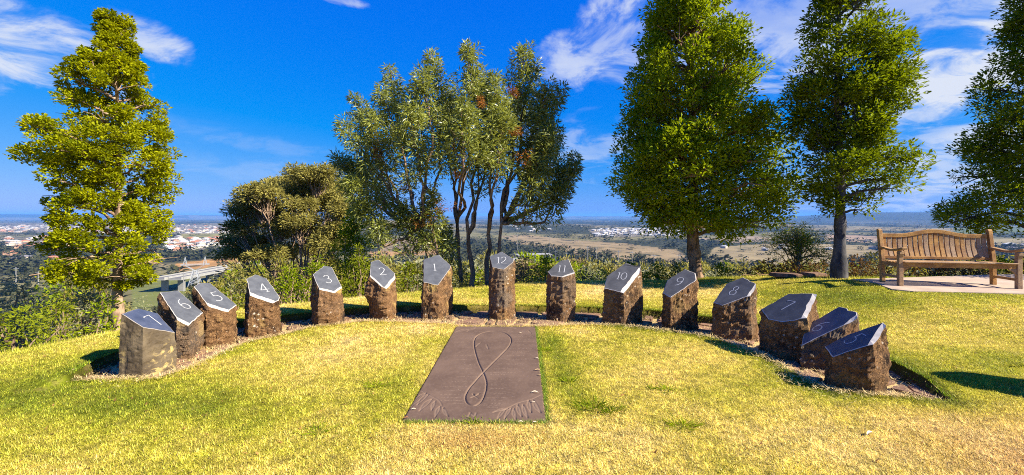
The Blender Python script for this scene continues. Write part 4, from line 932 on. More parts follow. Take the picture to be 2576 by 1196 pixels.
# wispy bare tree
def wispy():
    r = np.random.default_rng(77); y0 = 12.2; base = tb3(2005, y0); B = np.array(base); root = empty('wispy_tree', base); tag(root, 'thin wispy tree with sparse pale leaves between the two tall dark trees', 'tree')
    g = Geo(); g.tube(np.array([[0, 0, -.2], [.05, 0, 1.2], [0, 0, 2.2]]), [.07, .05, .035], 6); g.build('trunk', M['bark_light'], root, smooth=True); g = Geo(); cens = []
    for q in range(52):
        th = r.random()*6.28; t_ = np.array(at(2008+r.uniform(-68, 68), 0, y0)); zt = CAMH-(r.uniform(572, 650)-HY)/F*y0; e = np.array([t_[0], y0+r.uniform(-.6, .6), zt]); e[2] -= ((e[0]-B[0])/.8)**2*.25
        s0 = B+np.array([0, 0, r.uniform(1.2, 2.2)]); p_ = curve_pts(s0, e, .10, 8, .10, r); g.tube(p_-B, np.linspace(.016, .0035, 8), 4)
        for w_ in range(5):
            k = r.integers(3, 8); e2 = p_[k]+r.normal(0, .16, 3)+[0, 0, .05]; g.tube(curve_pts(p_[k-1], e2, .1, 4, .15, r)-B, [.006, .005, .004, .003], 3); cens.append(e2)
    g.build('branches', M['twig'], root); cens = np.array(cens); V, Fq, tn = clump_leaves(cens, np.full(len(cens), .11), 26, .055, .022, r, .1)
    tag(obj('crown', fmesh('crown', V-B, Fq, M['leaf_bright'], tint=tn), root), kind='stuff')
wispy()
# fallen dry branch on the crest
g = Geo(); r_ = np.random.default_rng(3)
for a, b_ in [((1868, 692), (1935, 704)), ((1905, 690), (1988, 706)), ((1940, 700), (1952, 682)), ((1880, 700), (1872, 684)), ((1960, 703), (1990, 694)), ((1915, 698), (1900, 684))]:
    y_ = 10.3; g.tube(curve_pts(at(*a, y_), at(*b_, y_), .05, 5, .05, r_), np.linspace(.012, .005, 5), 5)
tag(g.build('fallen_branch', M['twig']), 'dry bare branch lying at the edge of the lawn behind the 9 and 8 posts', 'branch')
# ------------------------------------------------------------------ the country beyond: trees, houses, road bridge, pylons
def hpoint(px, py):
    """where the line of sight through a place in the photograph meets the plain"""
    dx, dz = (px-CX)/F, -(py-HY)/F; ys = np.geomspace(60, 16000, 700); zl = CAMH+dz*ys; zg = ground(dx*ys, ys); k = np.argmax(zl < zg)
    if k == 0: return None
    return (dx*ys[k], ys[k], zg[k])
def wild_mesh(seed, n_cl, per, leafm, kind, lf=.9):
    r = np.random.default_rng(seed); c = []
    for q in range(n_cl):
        t = r.random(); a = r.random()*6.28; s = r.random()**.5
        if kind == 0: w_ = .42*math.sin(min(1, t*.8+.2)*math.pi)**.6; z = .28+.68*t
        elif kind == 1: w_ = .34*(1-t*.65); z = .15+.83*t
        else: w_ = .62*math.sin(min(1, t*.75+.25)*math.pi)**.5; z = .16+.78*t
        c.append([math.cos(a)*s*w_, math.sin(a)*s*w_, z])
    V, Fq, tn = clump_leaves(np.array(c), np.full(n_cl, .105 if n_cl > 20 else .17), per, .105*lf, .060*lf, r, .1, .4, .7, .3)
    g = Geo(); g.tube([[0, 0, -.15], [.01, 0, .3], [0, .01, .8]], [.022, .016, .004], 5); gv = np.concatenate(g.V); gf = np.concatenate(g.Fq)
    return fmesh('wild_tree', np.concatenate([V, gv]), np.concatenate([Fq, gf+len(V)]), [M[leafm], M['bark_dark']], fmat=np.r_[np.zeros(len(Fq)), np.ones(len(gf))], tint=np.r_[tn, np.full(len(gf), .5)])
LV = ['leaf_far', 'leaf_olive', 'leaf_gum', 'leaf_far', 'leaf_tan', 'leaf_far']
VAR = [wild_mesh(300+k, 26, 30, LV[k], k % 3) for k in range(6)]; LN = ['leaf_olive', 'leaf_gum', 'leaf_olive', 'leaf_grey', 'leaf_tan', 'leaf_green']; VARN = [wild_mesh(320+k, 70, 46, LN[k], k % 3, .42) for k in range(6)]
# slope and near woods: tree tops peep over the crest
r = np.random.default_rng(88); cand = []
def try_tree(px, y_, top, wide):
    x_ = (px-CX)/F*y_; z_ = g1(x_, y_); H_ = CAMH-(top-HY)/F*y_-z_
    if 3.0 < H_ < 22: cand.append((x_, y_, z_, H_, wide))
for q in range(190):
    px = r.uniform(570, 2620); y_ = r.uniform(28, 150) if q % 2 else r.uniform(24, 60)
    low = np.interp(px, [480, 620, 860, 1100, 1300, 1500, 1700, 1900, 2200, 2620], [672, 655, 650, 640, 640, 652, 655, 660, 664, 650]); try_tree(px, y_, r.uniform(low, low+34)-(6 if 1290 < px < 1500 else 0), r.uniform(.7, 1.15))
for q in range(16):
    px = r.uniform(455, 610); try_tree(px, r.uniform(90, 240), r.uniform(698, 716), r.uniform(.8, 1.2))
for q in range(40):
    px = r.uniform(-40, 340); try_tree(px, r.uniform(60, 200), r.uniform(655, 705), r.uniform(.6, 1.0))
pos = np.array([(c[0], c[1]) for c in cand])
# plain trees
N = 26000; yy = 150*(6500/150)**(r.random(N)**.55); pxr = r.uniform(-30, 2640, N); xx = (pxr-CX)/F*yy; zz_ = ground(xx, yy); colr, wood_, free = land(xx, yy, zz_)
dn = np.where(free, .07, .15+.85*wood_); px_, py_ = vpx(xx, yy, zz_)
inf = lambda k: inside(px_, py_, FIELDS[k][0])
town = inf(14) | inf(15) | inf(16); dn = np.where(town, .32, dn); dn = np.where(inf(10), .16, dn); dn = np.where(inf(7), .02, dn)
belt = lambda pts, wd: np.minimum(1, np.exp(-(seg_dist(px_, py_, pts)/wd)**2)*1.4)
dn = np.maximum(dn, belt([(1290, 592), (1480, 598), (1720, 612)], 5)*.95); dn = np.maximum(dn, belt([(1480, 640), (1640, 672), (1800, 690)], 12)); dn = np.maximum(dn, belt([(1700, 598), (1760, 612), (2080, 610)], 5)); dn = np.maximum(dn, belt([(1980, 602), (2580, 618)], 4)*.8)
dn = np.maximum(dn, belt([(1290, 615), (1420, 632), (1500, 648)], 8)*.9); dn = np.maximum(dn, belt([(0, 632), (200, 640), (560, 640)], 14)*.9); dn = np.maximum(dn, belt([(0, 592), (180, 594)], 2.5)*.9)
kp = (r.random(N) < dn) & (yy > 150); xx, yy, zz_, free = xx[kp], yy[kp], zz_[kp], free[kp]
Hh = r.uniform(6, 15, len(xx))*np.where(free, .6, 1)
order = np.argsort(yy); nb = max(0, 298-len(cand))
for k in order[:nb]: cand.append((xx[k], yy[k], zz_[k], Hh[k], r.uniform(.9, 1.5)))
GW = 'gum trees growing on the slope and plain below'
txtn = ['olive green gum tree on the slope just below the lawn', 'brown green gum tree on the slope just below the lawn', 'wide olive gum tree on the slope just below the lawn', 'rounded grey green gum tree on the slope just below the lawn', 'dry tan gum tree on the slope just below the lawn', 'wide fresh green tree on the slope just below the lawn']
txt = {0: 'olive brown gum tree standing on the slope or plain below the lawn', 1: 'olive green bushy gum tree growing below the lawn', 2: 'rounded brown green gum tree growing below the lawn', 3: 'rounded dark gum tree growing below the lawn', 4: 'dry tan coloured gum tree growing below the lawn', 5: 'wide dark gum tree growing below the lawn'}
for k, (a, b_, c, h_, w_) in enumerate(cand):
    v_ = int(r.integers(0, 6)); o = obj('gum_tree', (VARN if b_ < 160 else VAR)[v_], None, (a, b_, c-.1)); s = h_*w_ if h_ < 12 else h_*w_*.7
    o.scale = (s, s, h_); o.rotation_euler = (0, 0, r.random()*6.28); tag(o, (txtn if b_ < 160 else txt)[v_], 'tree', GW)
# the rest as one mass
LOW = []
for k in range(5):
    rr0 = np.random.default_rng(500+k); c = rr0.normal(0, .24, (7, 3)); c[:, 2] = np.abs(c[:, 2])*.9+.30
    V, Fq, tn = clump_leaves(c, np.full(7, .26), 5, .34, .26, rr0, 0, .8, .8, .4); LOW.append((V, Fq, tn))
rest = order[nb:]; print('rest', len(rest)); rest = np.random.default_rng(4).permutation(rest)[:8000]; Vs = []; Fs = []; Ts = []; n0 = 0
for k in rest:
    V, Fq, tn = LOW[k % 5]; h_ = Hh[k]; w_ = h_*(1.0+.5*((k*37) % 10)/10); far = yy[k] > 900
    if far: V = V[:40]; Fq = Fq[:10]; tn = tn[:10]; w_ *= 1.6
    a = k*1.7; c_, s_ = math.cos(a), math.sin(a)
    Q = np.stack([(V[:, 0]*c_-V[:, 1]*s_)*w_+xx[k], (V[:, 0]*s_+V[:, 1]*c_)*w_+yy[k], V[:, 2]*h_+zz_[k]-.3], 1); Vs.append(Q); Fs.append(Fq+n0); n0 += len(Q); Ts.append(tn)
wo = obj('distant_woods', fmesh('distant_woods', np.concatenate(Vs), np.concatenate(Fs), M['leaf_far'], tint=np.concatenate(Ts))); tag(wo, kind='stuff')

# houses
M['wall_h'] = plain('house_wall', (.40, .35, .28), .8, .1, .12, .2, 0); M['wall_b'] = plain('house_brick', (.40, .24, .16), .85, .1, .12, .2, 0)
ROOF = [('pale grey', (.40, .38, .36)), ('terracotta', (.42, .17, .09)), ('dark grey', (.16, .15, .16)), ('white', (.46, .46, .45)), ('brown', (.27, .16, .11))]
HV = []
for k, (nm, c) in enumerate(ROOF):
    rm = plain('roof_'+nm.replace(' ', '_'), c, .7, .2, .12, .5, 0); wm = M['wall_b'] if k in (1, 4) else M['wall_h']
    for sh in range(2):
        L_, W_, h_, rf = (16, 11, 2.9, 2.4) if sh == 0 else (13, 10, 5.2, 2.2)
        V = []; Fs_ = []; mi = []
        def bx_(x0, x1, y0, y1, z0, z1, m_):
            n = len(V); V.extend([(x, y, z) for z in (z0, z1) for y in (y0, y1) for x in (x0, x1)]); F6 = [[0, 2, 3, 1], [4, 5, 7, 6], [0, 1, 5, 4], [2, 6, 7, 3], [0, 4, 6, 2], [1, 3, 7, 5]]; Fs_.extend([[n+i for i in f] for f in F6]); mi.extend([m_]*6)
        def hip(x0, x1, y0, y1, z0, z1):
            n = len(V); e = .6; ins = (y1-y0)/2
            V.extend([(x0-e, y0-e, z0), (x1+e, y0-e, z0), (x1+e, y1+e, z0), (x0-e, y1+e, z0), (x0+ins, (y0+y1)/2, z1), (x1-ins, (y0+y1)/2, z1)]); Fs_.extend([[n, n+1, n+5, n+4], [n+2, n+3, n+4, n+5], [n+1, n+2, n+5], [n+3, n, n+4], [n+3, n+2, n+1, n]]); mi.extend([1]*5)
        bx_(-L_/2, L_/2, -W_/2, W_/2, -1, h_, 0); hip(-L_/2, L_/2, -W_/2, W_/2, h_, h_+rf)
        bx_(L_*.1, L_*.42, -W_/2-4, -W_/2-.01, -1, 2.6, 0); hip(L_*.1, L_*.42+.1, -W_/2-4, -W_/2+2, 2.61, 4.3)
        for wx in (-.36, -.16): bx_(L_*wx, L_*wx+1.8, -W_/2-.08, -W_/2-.02, .9, 2.2, 2)
        me = bpy.data.meshes.new('house'); me.from_pydata(V, [], Fs_)
        for mm in (wm, rm): me.materials.append(mm)
        if 'glass' not in M: M['glass'] = plain('dark_window', (.04, .05, .06), .2, .5, .1, 1, 0)
        me.materials.append(M['glass']); me.polygons.foreach_set('material_index', mi); me.update(); HV.append((nm, me))
hp = []
def town_fill(P, n, pref):
    P = np.array(P); lo, hi = P.min(0), P.max(0); c = 0; tries = 0
    while c < n and tries < n*6:
        tries += 1; px, py = r.uniform(lo[0], hi[0]), r.uniform(lo[1], hi[1])
        if not inside(np.array([px]), np.array([py]), P)[0]: continue
        q = hpoint(px, py)
        if q is None: continue
        if any(abs(q[0]-h[0]) < 15 and abs(q[1]-h[1]) < 15 for h in hp[-200:]): continue
        hp.append((*q, pref[int(r.integers(0, len(pref)))])); c += 1
town_fill([(0, 567), (440, 565), (625, 569), (625, 586), (440, 589), (0, 585)], 300, [0, 0, 3, 1, 4, 0, 2])
town_fill([(0, 598), (180, 596), (200, 622), (0, 628)], 34, [0, 1, 1, 4, 3, 2])
town_fill([(395, 599), (620, 598), (620, 620), (420, 634)], 78, [0, 1, 3, 4, 0, 3])
town_fill([(0, 628), (170, 626), (170, 655), (0, 665)], 9, [0, 1, 2])
town_fill([(1488, 578), (1690, 572), (1720, 594), (1500, 596)], 120, [3, 3, 0])
town_fill([(1640, 562), (1800, 562), (1800, 568), (1640, 568)], 14, [3, 0])
town_fill([(2180, 606), (2600, 612), (2600, 634), (2150, 628)], 20, [3, 0, 2]); town_fill([(1290, 568), (1400, 574), (1400, 584), (1290, 582)], 10, [3, 0]); town_fill([(1790, 618), (2120, 622), (2120, 632), (1790, 640)], 5, [3, 0])
hp.sort(key=lambda h: h[1]); GH = 'houses of the distant suburbs'
Vs = []; Fs = []; mi = []
for k, (a, b_, c, v_) in enumerate(hp):
    nm, me = HV[v_*2+int(r.random() < .25)]; rot = r.choice([0, 1.57, .4, -.5, 2.2])
    if k < 298:
        o = obj('house', me, None, (a, b_, c)); o.rotation_euler = (0, 0, rot); s = r.uniform(.8, 1.15); o.scale = (s, s, s)
        tag(o, f'small far off house with a {nm} roof in the suburbs on the plain', 'house', GH)
    else:
        V = np.array([v.co[:] for v in me.vertices]); c_, s_ = math.cos(rot), math.sin(rot); n0 = len(Vs)
        Vs.extend(np.stack([V[:, 0]*c_-V[:, 1]*s_+a, V[:, 0]*s_+V[:, 1]*c_+b_, V[:, 2]+c], 1).tolist()); Fs.extend([[n0+i for i in p.vertices] for p in me.polygons]); mi.extend([(0, v_+1, 6)[p.material_index] for p in me.polygons])
me = bpy.data.meshes.new('suburb_houses'); me.from_pydata(Vs, [], Fs); me.materials.append(M['wall_h'])
for k in range(5): me.materials.append(bpy.data.materials['roof_'+ROOF[k][0].replace(' ', '_')])
me.materials.append(M['glass']); me.polygons.foreach_set('material_index', mi); me.update(); o = obj('suburb_houses', me); tag(o, kind='stuff')

# motorway on its bridge
M['concrete'] = plain('concrete', (.27, .265, .25), .8, .15, .12, .3, .1); M['asphalt'] = plain('asphalt', (.13, .125, .125), .85, .15, .15, .4, .1); M['steel'] = plain('galvanised_steel', (.42, .44, .45), .45, .5, .1, .5, 0, .3)
A0 = np.array(at(440, 701, 330)); B0 = np.array(at(650, 662, 455)); e = B0-A0; e[2] = 0; L_ = np.linalg.norm(e); e /= L_; nrm = np.array([-e[1], e[0], 0])
bridge = empty('motorway_bridge', tuple(A0)); tag(bridge, 'pale concrete motorway bridge crossing the valley behind the pylon', 'bridge')
def quadbox(nm, off, wd, z0, z1, mt, s0=0, s1=1):
    g = Geo(); P0 = e*L_*s0+np.array([0, 0, (B0-A0)[2]*s0]); P1 = e*L_*s1+np.array([0, 0, (B0-A0)[2]*s1]); V = []
    for P_ in (P0, P1):
        for o_, z_ in ((off-wd/2, z0), (off+wd/2, z0), (off+wd/2, z1), (off-wd/2, z1)): V.append(P_+nrm*o_+np.array([0, 0, z_]))
    g.add(V, [[0, 1, 2, 3], [7, 6, 5, 4], [0, 4, 5, 1], [1, 5, 6, 2], [2, 6, 7, 3], [3, 7, 4, 0]]); return g.build(nm, mt, bridge)
for off in (0, 12.5):
    quadbox('deck', off, 9.6, -1.4, 0, M['concrete']); quadbox('road_surface', off, 8.4, .01, .06, M['asphalt'])
    for s in (-1, 1): quadbox('parapet', off+s*4.6, .4, .02, .9, M['concrete'])
    for s in np.linspace(.06, .94, 7): quadbox('pier', off, 5, -14, -1.42, M['concrete'], s-.004, s+.004)
# pylon with two horns
def pylon(px, py_top, py_base, y_, label, group=None):
    x_ = (px-CX)/F*y_; zb = CAMH-(py_base-HY)/F*y_; zt = CAMH-(py_top-HY)/F*y_; H_ = zt-zb; root = empty('pylon', (x_, y_, zb), .35); tag(root, label, 'pylon', group); w_ = H_*.17; th_ = H_*.009
    zw = H_*.52
    for sx in (-1, 1):
        for sy in (-1, 1):
            g = Geo(); g.bar((sx*w_, sy*w_, -1), (sx*w_*.28, sy*w_*.28, zw), th_*1.5); g.build('leg', M['steel'], root)
    g = Geo()
    for k in range(5):
        z0, z1 = zw*k/5, zw*(k+1)/5; w0, w1 = w_*(1-.72*k/5), w_*(1-.72*(k+1)/5)
        for s in (-1, 1):
            g.bar((-w0, s*w0, z0), (w1, s*w1, z1), th_*.8); g.bar((w0, s*w0, z0), (-w1, s*w1, z1), th_*.8); g.bar((s*w0, -w0, z0), (s*w1, w1, z1), th_*.8); g.bar((s*w0, w0, z0), (s*w1, -w1, z1), th_*.8)
    g.build('lattice', M['steel'], root)
    za = H_*.70; hw_ = H_*.30; g = Geo()
    for sy in (-1, 1):
        y__ = sy*w_*.22
        for sx in (-1, 1): g.bar((sx*w_*.28, y__, zw), (sx*hw_, y__, za), th_*1.3)
    for sx in (-1, 1):
        for k in range(3): g.bar((sx*(w_*.28+(hw_-w_*.28)*k/3), -w_*.22, zw+(za-zw)*k/3), (sx*(w_*.28+(hw_-w_*.28)*(k+1)/3), w_*.22, zw+(za-zw)*(k+1)/3), th_*.8)
    g.build('waist', M['steel'], root); g = Geo()
    for sy in (-1, 1):
        for z_ in (za, za+H_*.035): g.bar((-hw_*1.45, sy*w_*.2, z_), (hw_*1.45, sy*w_*.2, z_), th_)
        for k in range(14): xa = -hw_*1.4+hw_*2.8*k/14; g.bar((xa, sy*w_*.2, za), (xa+hw_*.2, sy*w_*.2, za+H_*.035), th_*.7)
    g.build('crossarm', M['steel'], root)
    for sx in (-1, 1):
        g = Geo()
        for sy in (-1, 1):
            for dx in (-.10, .10): g.bar((sx*hw_+dx*hw_*1.6, sy*w_*.2, za+H_*.035), (sx*hw_, 0, H_), th_)
            for k in range(3): f_ = k/3.5; f2 = (k+1)/3.5; g.bar((sx*hw_-.16*hw_*(1-f_), sy*w_*.2*(1-f_), za+H_*(.035+.26*f_)), (sx*hw_+.16*hw_*(1-f2), sy*w_*.2*(1-f2), za+H_*(.035+.26*f2)), th_*.6)
        g.build('peak', M['steel'], root)
    return root
pylon(491, 646, 716, 255, 'lattice steel pylon with two horns in front of the motorway bridge')
for k, (px, pt, pb, y_) in enumerate([(462, 686, 722, 190), (1383, 596, 632, 430), (1302, 590, 625, 480), (1398, 630, 650, 330), (1425, 636, 652, 330), (1478, 620, 650, 300), (1500, 622, 648, 320), (1556, 630, 655, 300), (1590, 632, 664, 260), (1645, 640, 668, 250), (1708, 640, 680, 220), (2090, 624, 640, 420), (40, 672, 708, 200), (96, 682, 706, 215)]):
    x_ = (px-CX)/F*y_; zt = CAMH-(pt-HY)/F*y_; zb = min(CAMH-(pb-HY)/F*y_, zt-4); root = empty('power_pole', (x_, y_, zb)); tag(root, 'thin pale pole standing among the far trees and fields', 'pole', 'thin poles on the plain')
    g = Geo(); g.tube([[0, 0, -2], [0, 0, zt-zb]], [.20, .13], 6); g.build('pole_shaft', M['concrete'], root); g = Geo(); g.bar((-1.4, 0, zt-zb-.8), (1.4, 0, zt-zb-.8), .14); g.build('crossarm', M['steel'], root)
# a pale shed roof structure and sheds in the middle distance
for k, (px, py, y_, L2) in enumerate([(1340, 640, 260, 22), (1300, 652, 210, 9)]):
    x_ = (px-CX)/F*y_; z_ = CAMH-(py-HY)/F*y_; root = empty('open_shed', (x_, y_, z_-6), .3+.1*k); tag(root, ['long pale open shed below the 12 and 11 posts, farther one', 'pale open shed just right of the wattle stems, nearer one'][k], 'shed')
    g = Geo(); g.box((0, 0, 6), (L2, 9, .35)); g.build('roof', M['concrete'], root)
    for s in np.linspace(-.46, .46, 5):
        for q in (-4, 4): g = Geo(); g.box((s*L2, q, 1), (.4, .4, 9.6)); g.build('post', M['concrete'], root)

# ------------------------------------------------------------------ out of frame stone that throws the shade on the lawn at the right
g = Geo(); zs = np.linspace(-.1, 1.05, 16); th = np.linspace(0, 6.283, 15)[:-1]; V = []
for k, z_ in enumerate(zs):
    for a in th:
        w_ = (.20+.05*math.sin(z_*6))*(1 if z_ < .9 else 1-(z_-.9)*4.5); V.append([math.cos(a)*w_*1.3, math.sin(a)*w_, z_])
V = np.array(V); V[:, :2] *= (1+.25*(fbm(V*3, 3, 9)-.5))[:, None]; m_ = len(th); i = (np.arange(15)[:, None]*m_+np.arange(m_)[None]).ravel(); j = (np.arange(15)[:, None]*m_+(np.arange(m_)[None]+1) % m_).ravel()
V = np.vstack([V, [[0, 0, 1.06]]]); Fq = np.stack([i, j, j+m_, i+m_], 1); Fq = np.vstack([Fq, [[15*m_+k, 15*m_+(k+1) % m_, 16*m_, 16*m_] for k in range(m_)]])
V3 = [tuple(v) for v in V]; me = bpy.data.meshes.new('boulder'); me.from_pydata(V3, [], [list(f) if f[2] != f[3] else list(f[:3]) for f in Fq.tolist()]); me.materials.append(M['basalt']); me.update()
tag(obj('boulder', me, None, (5.45, 3.55, .05)), 'rough standing stone beside the small path beyond the right edge of the lawn', 'stone')

# ------------------------------------------------------------------ grass
r = np.random.default_rng(2024)
def blades(n, ymin, ymax, Lb, Wb, lie, power):
    # density falls with distance: y sampled so that screen coverage stays even
    yv = (ymin**(power)+r.random(n)*(ymax**power-ymin**power))**(1/power); px = r.uniform(-30, 2610, n); xv = (px-CX)/F*yv
    dc = crest_d(xv, yv); k = (dc < .15) & ~inside(xv, yv, PATH_POLY) & ~inside(xv, yv, SLAB) & ~inside(xv, yv, np.array(pad)) & ~inside(xv, yv, RPATH)
    return xv[k], yv[k]
def mk_blades(xv, yv, L, W, lie, col, zoff=None, droopdir=None):
    n = len(xv); zd, _ = lawn_detail(xv, yv); zv = ground(xv, yv)+zd-.004
    if zoff is not None: zv = zv+zoff
    th = r.random(n)*6.283; ph = np.abs(r.normal(lie, .28, n)); L = L*r.uniform(.55, 1.25, n); W = W*r.uniform(.7, 1.3, n)
    a = np.stack([np.cos(th)*np.sin(ph), np.sin(th)*np.sin(ph), np.cos(np.minimum(ph, 1.5))], 1); s = np.stack([-np.sin(th), np.cos(th), np.zeros(n)], 1)
    P0 = np.stack([xv, yv, zv], 1); V = np.stack([P0-s*W[:, None]*.5, P0+s*W[:, None]*.5, P0+a*L[:, None]], 1).reshape(-1, 3)
    return V, np.arange(3*n).reshape(n, 3), col
m, t = mat('grass_blades')
a_ = t.new('ShaderNodeAttribute', attribute_name='col').outputs['Color']
b = pbsdf(t, a_, .55, .25); tr = t.new('ShaderNodeBsdfTranslucent', ins={'Color': a_}); mx = t.new('ShaderNodeMixShader', ins={0: .42, 1: b.outputs[0], 2: tr.outputs[0]}); t.l.new(mx.outputs[0], t.out.inputs[0]); M['grass'] = m
VV = []; FF = []; CC = []; n0 = 0
for (n, y0, y1, L_, W_) in [(400000, 2.35, 5.2, .027, .0055), (270000, 5.2, 8.0, .030, .0080), (150000, 8.0, 11.6, .034, .012)]:
    xv, yv = blades(n, y0, y1, L_, W_, .9, 1.15); jit = r.normal(0, .17, len(xv))+.10*(r.random(len(xv)) < .12)
    c = grass_col(xv, yv, jit)*r.uniform(.45, 1.5, len(xv))[:, None]
    V, Fq, c = mk_blades(xv, yv, L_, W_, .85, c); VV.append(V); FF.append(Fq+n0); CC.append(c); n0 += len(V)
gr = obj('lawn_grass', fmesh('lawn_grass', np.concatenate(VV), np.concatenate(FF), M['grass'], col=np.concatenate(CC))); tag(gr, kind='stuff')
# longer grass: along edges of path, slab and crest
def along(P, n, spread, seed=0):
    P = np.asarray(P, float); d_ = np.r_[0, np.cumsum(np.hypot(*np.diff(P, axis=0).T))]; t = r.random(n)*d_[-1]
    return np.interp(t, d_, P[:, 0])+r.normal(0, spread, n), np.interp(t, d_, P[:, 1])+r.normal(0, spread, n)
VV = []; FF = []; CC = []; n0 = 0
for P, n, sp, L_, W_, cc, jz in [(CREST[2:12], 26000, .20, .060, .008, None, 0), (P_OUT, 9000, .03, .030, .006, (.20, .30, .015), .0), (P_IN, 12000, .03, .035, .005, None, 0), ([SLAB[0], SLAB[1], SLAB[2]], 6000, .022, .035, .005, (.17, .27, .02), 0), ([SLAB[3], SLAB[0]], 3500, .022, .035, .005, None, 0)]:
    xv, yv = along(P, n, sp); k = ~inside(xv, yv, np.array(SLAB)) & ~inside(xv, yv, np.array(pad)); xv, yv = xv[k], yv[k]; c = grass_col(xv, yv, r.normal(.0, .2, len(xv))) if cc is None else np.array(cc)*r.uniform(.6, 1.5, (len(xv), 1))
    V, Fq, c = mk_blades(xv, yv, L_, W_, .55, c); VV.append(V); FF.append(Fq+n0); CC.append(c); n0 += len(V)
tag(obj('long_grass', fmesh('long_grass', np.concatenate(VV), np.concatenate(FF), M['grass'], col=np.concatenate(CC))), kind='stuff')
# straw between the paving stones and round the feet of the posts
n = 42000; xv = r.uniform(-4.6, 4.2, n); yv = r.uniform(3.6, 7.4, n); k = inside(xv, yv, PATH_POLY); xv, yv = xv[k], yv[k]
k = r.random(len(xv)) < (.20+.9*sm(.5, .62, fbm2(xv, yv, 3.5, 3, 70))); xv, yv = xv[k], yv[k]
ex_, ey_ = [], []
for s in STONES:
    yy_ = F*CAMH/(s[4]-HY); c = ((s[2][s[3]][0]-CX)/F*yy_, yy_); q = 420; a = r.random(q)*6.28; d_ = .30+r.normal(0, .09, q); ex_.append(c[0]+np.cos(a)*d_); ey_.append(c[1]+.12+np.sin(a)*d_)
x2, y2 = along(P_IN, 5200, .05); ex_.append(x2); ey_.append(y2)
xv = np.concatenate([xv]+ex_); yv = np.concatenate([yv]+ey_)
k = ~inside(xv, yv, np.array(SLAB)) & (np.minimum(seg_dist(xv, yv, P_IN), 9) < 9); xv, yv = xv[k], yv[k]
c = np.array([.90, .70, .34])*r.uniform(.5, 1.25, (len(xv), 1))
V, Fq, c = mk_blades(xv, yv, .055, .0055, 1.35, c, zoff=.034); tag(obj('straw', fmesh('straw', V, Fq, M['grass'], col=c)), kind='stuff')
# tussocks of coarse grass in the lawn
for k, (px, py, s, label) in enumerate([(1492, 1030, 1.25, 'largest dark green tussock in the lawn, right of the slab'), (1535, 1040, .7, 'small tussock touching the largest tussock'), (1430, 962, .55, 'thin wide tussock in the dry lawn above the largest tussock'), (1720, 1078, .8, 'sparse green tussock nearest the picture corner on the dry side'), (1680, 985, .6, 'low thin tussock halfway between the largest tussock and the right stones'),
        (945, 975, .8, 'low dark weed patch in the lawn on the left of the slab'), (800, 1092, .8, 'flat dark weed patch in the left front lawn'), (1372, 885, .6, 'green weed on the right edge of the slab near its far end'), (1190, 1068, .5, 'green weed against the near edge of the slab'), (1640, 982, .45, 'tiny weed in the dry lawn left of the low thin tussock')]):
    x_, y_ = G(px, py); s *= .8; n = int(170*s); a = r.random(n)*6.28; d_ = np.abs(r.normal(0, .050*s+.012, n)); g_ = np.stack([np.cos(a)*d_*1.5, np.sin(a)*d_, np.zeros(n)], 1)
    V, Fq = leaf_quads(g_, np.stack([np.cos(a)*.9, np.sin(a)*.9, np.full(n, .55 if k not in (5, 6) else .2)], 1), .075*s+.02, .0065, r, 0, 0)
    o = obj('grass_tussock', fmesh('grass_tussock', V, Fq, M['leaf_deep' if k in (0, 1) else 'leaf_green'], tint=np.clip(r.normal(.45, .2, n), 0, 1)), None, (x_, y_, .012)); tag(o, label, 'tussock', 'tussocks in the lawn')
# leaf litter
n = 900; xv, yv = blades(n, 2.4, 9.0, 0, 0, 0, 1.2); c = np.array([.34, .17, .06])*r.uniform(.4, 1.6, (len(xv), 1))
V, Fq, c = mk_blades(xv, yv, .032, .014, 1.3, c, zoff=.012); tag(obj('leaf_litter', fmesh('leaf_litter', V, Fq, M['grass'], col=c)), kind='stuff')
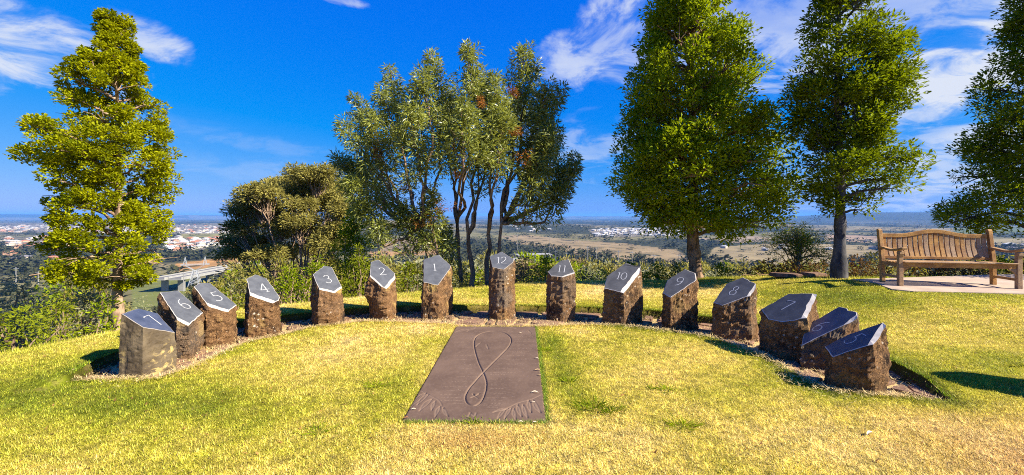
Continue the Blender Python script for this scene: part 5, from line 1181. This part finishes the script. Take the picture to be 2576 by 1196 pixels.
# fallen leaves
FL = [(1352, 932, 14, 'tan', 'on the right edge of the slab beside the crossing of the eight'), (1345, 988, 17, 'pale', 'curled, near the right edge of the slab below the crossing'), (1357, 944, 9, 'tan', 'small, hanging over the right edge of the slab'), (1350, 902, 10, 'pale', 'standing by the right slab edge, farthest up'),
      (1022, 1052, 12, 'rust', 'at the near left corner of the slab'), (1040, 1030, 11, 'pale', 'on the left edge of the slab above its near corner'), (1310, 1062, 12, 'pale', 'at the near edge of the slab, right part'), (1345, 1063, 10, 'pale', 'at the near right corner of the slab'), (1342, 1012, 8, 'pale', 'round, on the carved gum leaves'),
      (2190, 1092, 26, 'pale', 'long, alone on the dry lawn at the right'), (1567, 996, 12, 'rust', 'dark brown, in the dry lawn above the largest tussock'), (690, 960, 8, 'rust', 'small, in the lawn left of the slab'), (1080, 1092, 8, 'rust', 'small, below the near edge of the slab'), (320, 1132, 7, 'rust', 'tiny, in the left foreground lawn'), (1310, 838, 7, 'pale', 'small, at the far end of the slab')]
LM = {'tan': leaf_mat('dry_leaf_tan', (.50, .33, .15), (.62, .45, .24), .15), 'pale': leaf_mat('dry_leaf_pale', (.66, .56, .38), (.80, .70, .52), .15), 'rust': leaf_mat('dry_leaf_rust', (.25, .10, .04), (.40, .18, .07), .15)}
for k, (px, py, s, cl, where_) in enumerate(FL):
    on = inside(np.array([G(px, py)[0]]), np.array([G(px, py)[1]]), np.array(SLAB))[0]; z_ = .030 if on else .028
    x_, y_ = G(px, py, z_); L_ = s*1.15/F*y_; rr_ = np.random.default_rng(k); n = 7; t_ = np.linspace(0, 1, n); wd = np.sin(t_*np.pi)**.8*L_*.13+.0005; curl = np.sin(t_*np.pi)*L_*.12
    ang_ = rr_.uniform(-.5, .5); V = []
    for q in range(n):
        for s_ in (-1, 0, 1): V.append(((t_[q]-.5)*L_*math.cos(ang_)-s_*wd[q]*math.sin(ang_), (t_[q]-.5)*L_*math.sin(ang_)+s_*wd[q]*math.cos(ang_)+curl[q]*.5, curl[q]+abs(s_)*wd[q]*.5))
    Fq = [[3*q+c_, 3*q+c_+1, 3*q+c_+4, 3*q+c_+3] for q in range(n-1) for c_ in (0, 1)]
    o = obj('fallen_leaf', fmesh('fallen_leaf', V, Fq, LM[cl], tint=np.full(len(Fq), .5)), None, (x_, y_, z_)); tag(o, f'{cl} fallen leaf, {where_}', 'leaf', 'fallen leaves')

# ------------------------------------------------------------------ haze
m = bpy.data.materials.new('haze_air'); m.use_nodes = True; t = NT(m.node_tree); t.n.clear(); t.out = t.new('ShaderNodeOutputMaterial')
pv_ = t.new('ShaderNodeVolumePrincipled', ins={'Color': (.13, .40, .97, 1), 'Density': HAZE, 'Anisotropy': .0}); t.l.new(pv_.outputs[0], t.out.inputs['Volume'])
g = Geo(); g.box((0, 0, -10), (41000, 41000, 220)); hz = g.build('haze', m); tag(hz, kind='stuff'); hz.data.polygons.foreach_set('use_smooth', [False]*6)
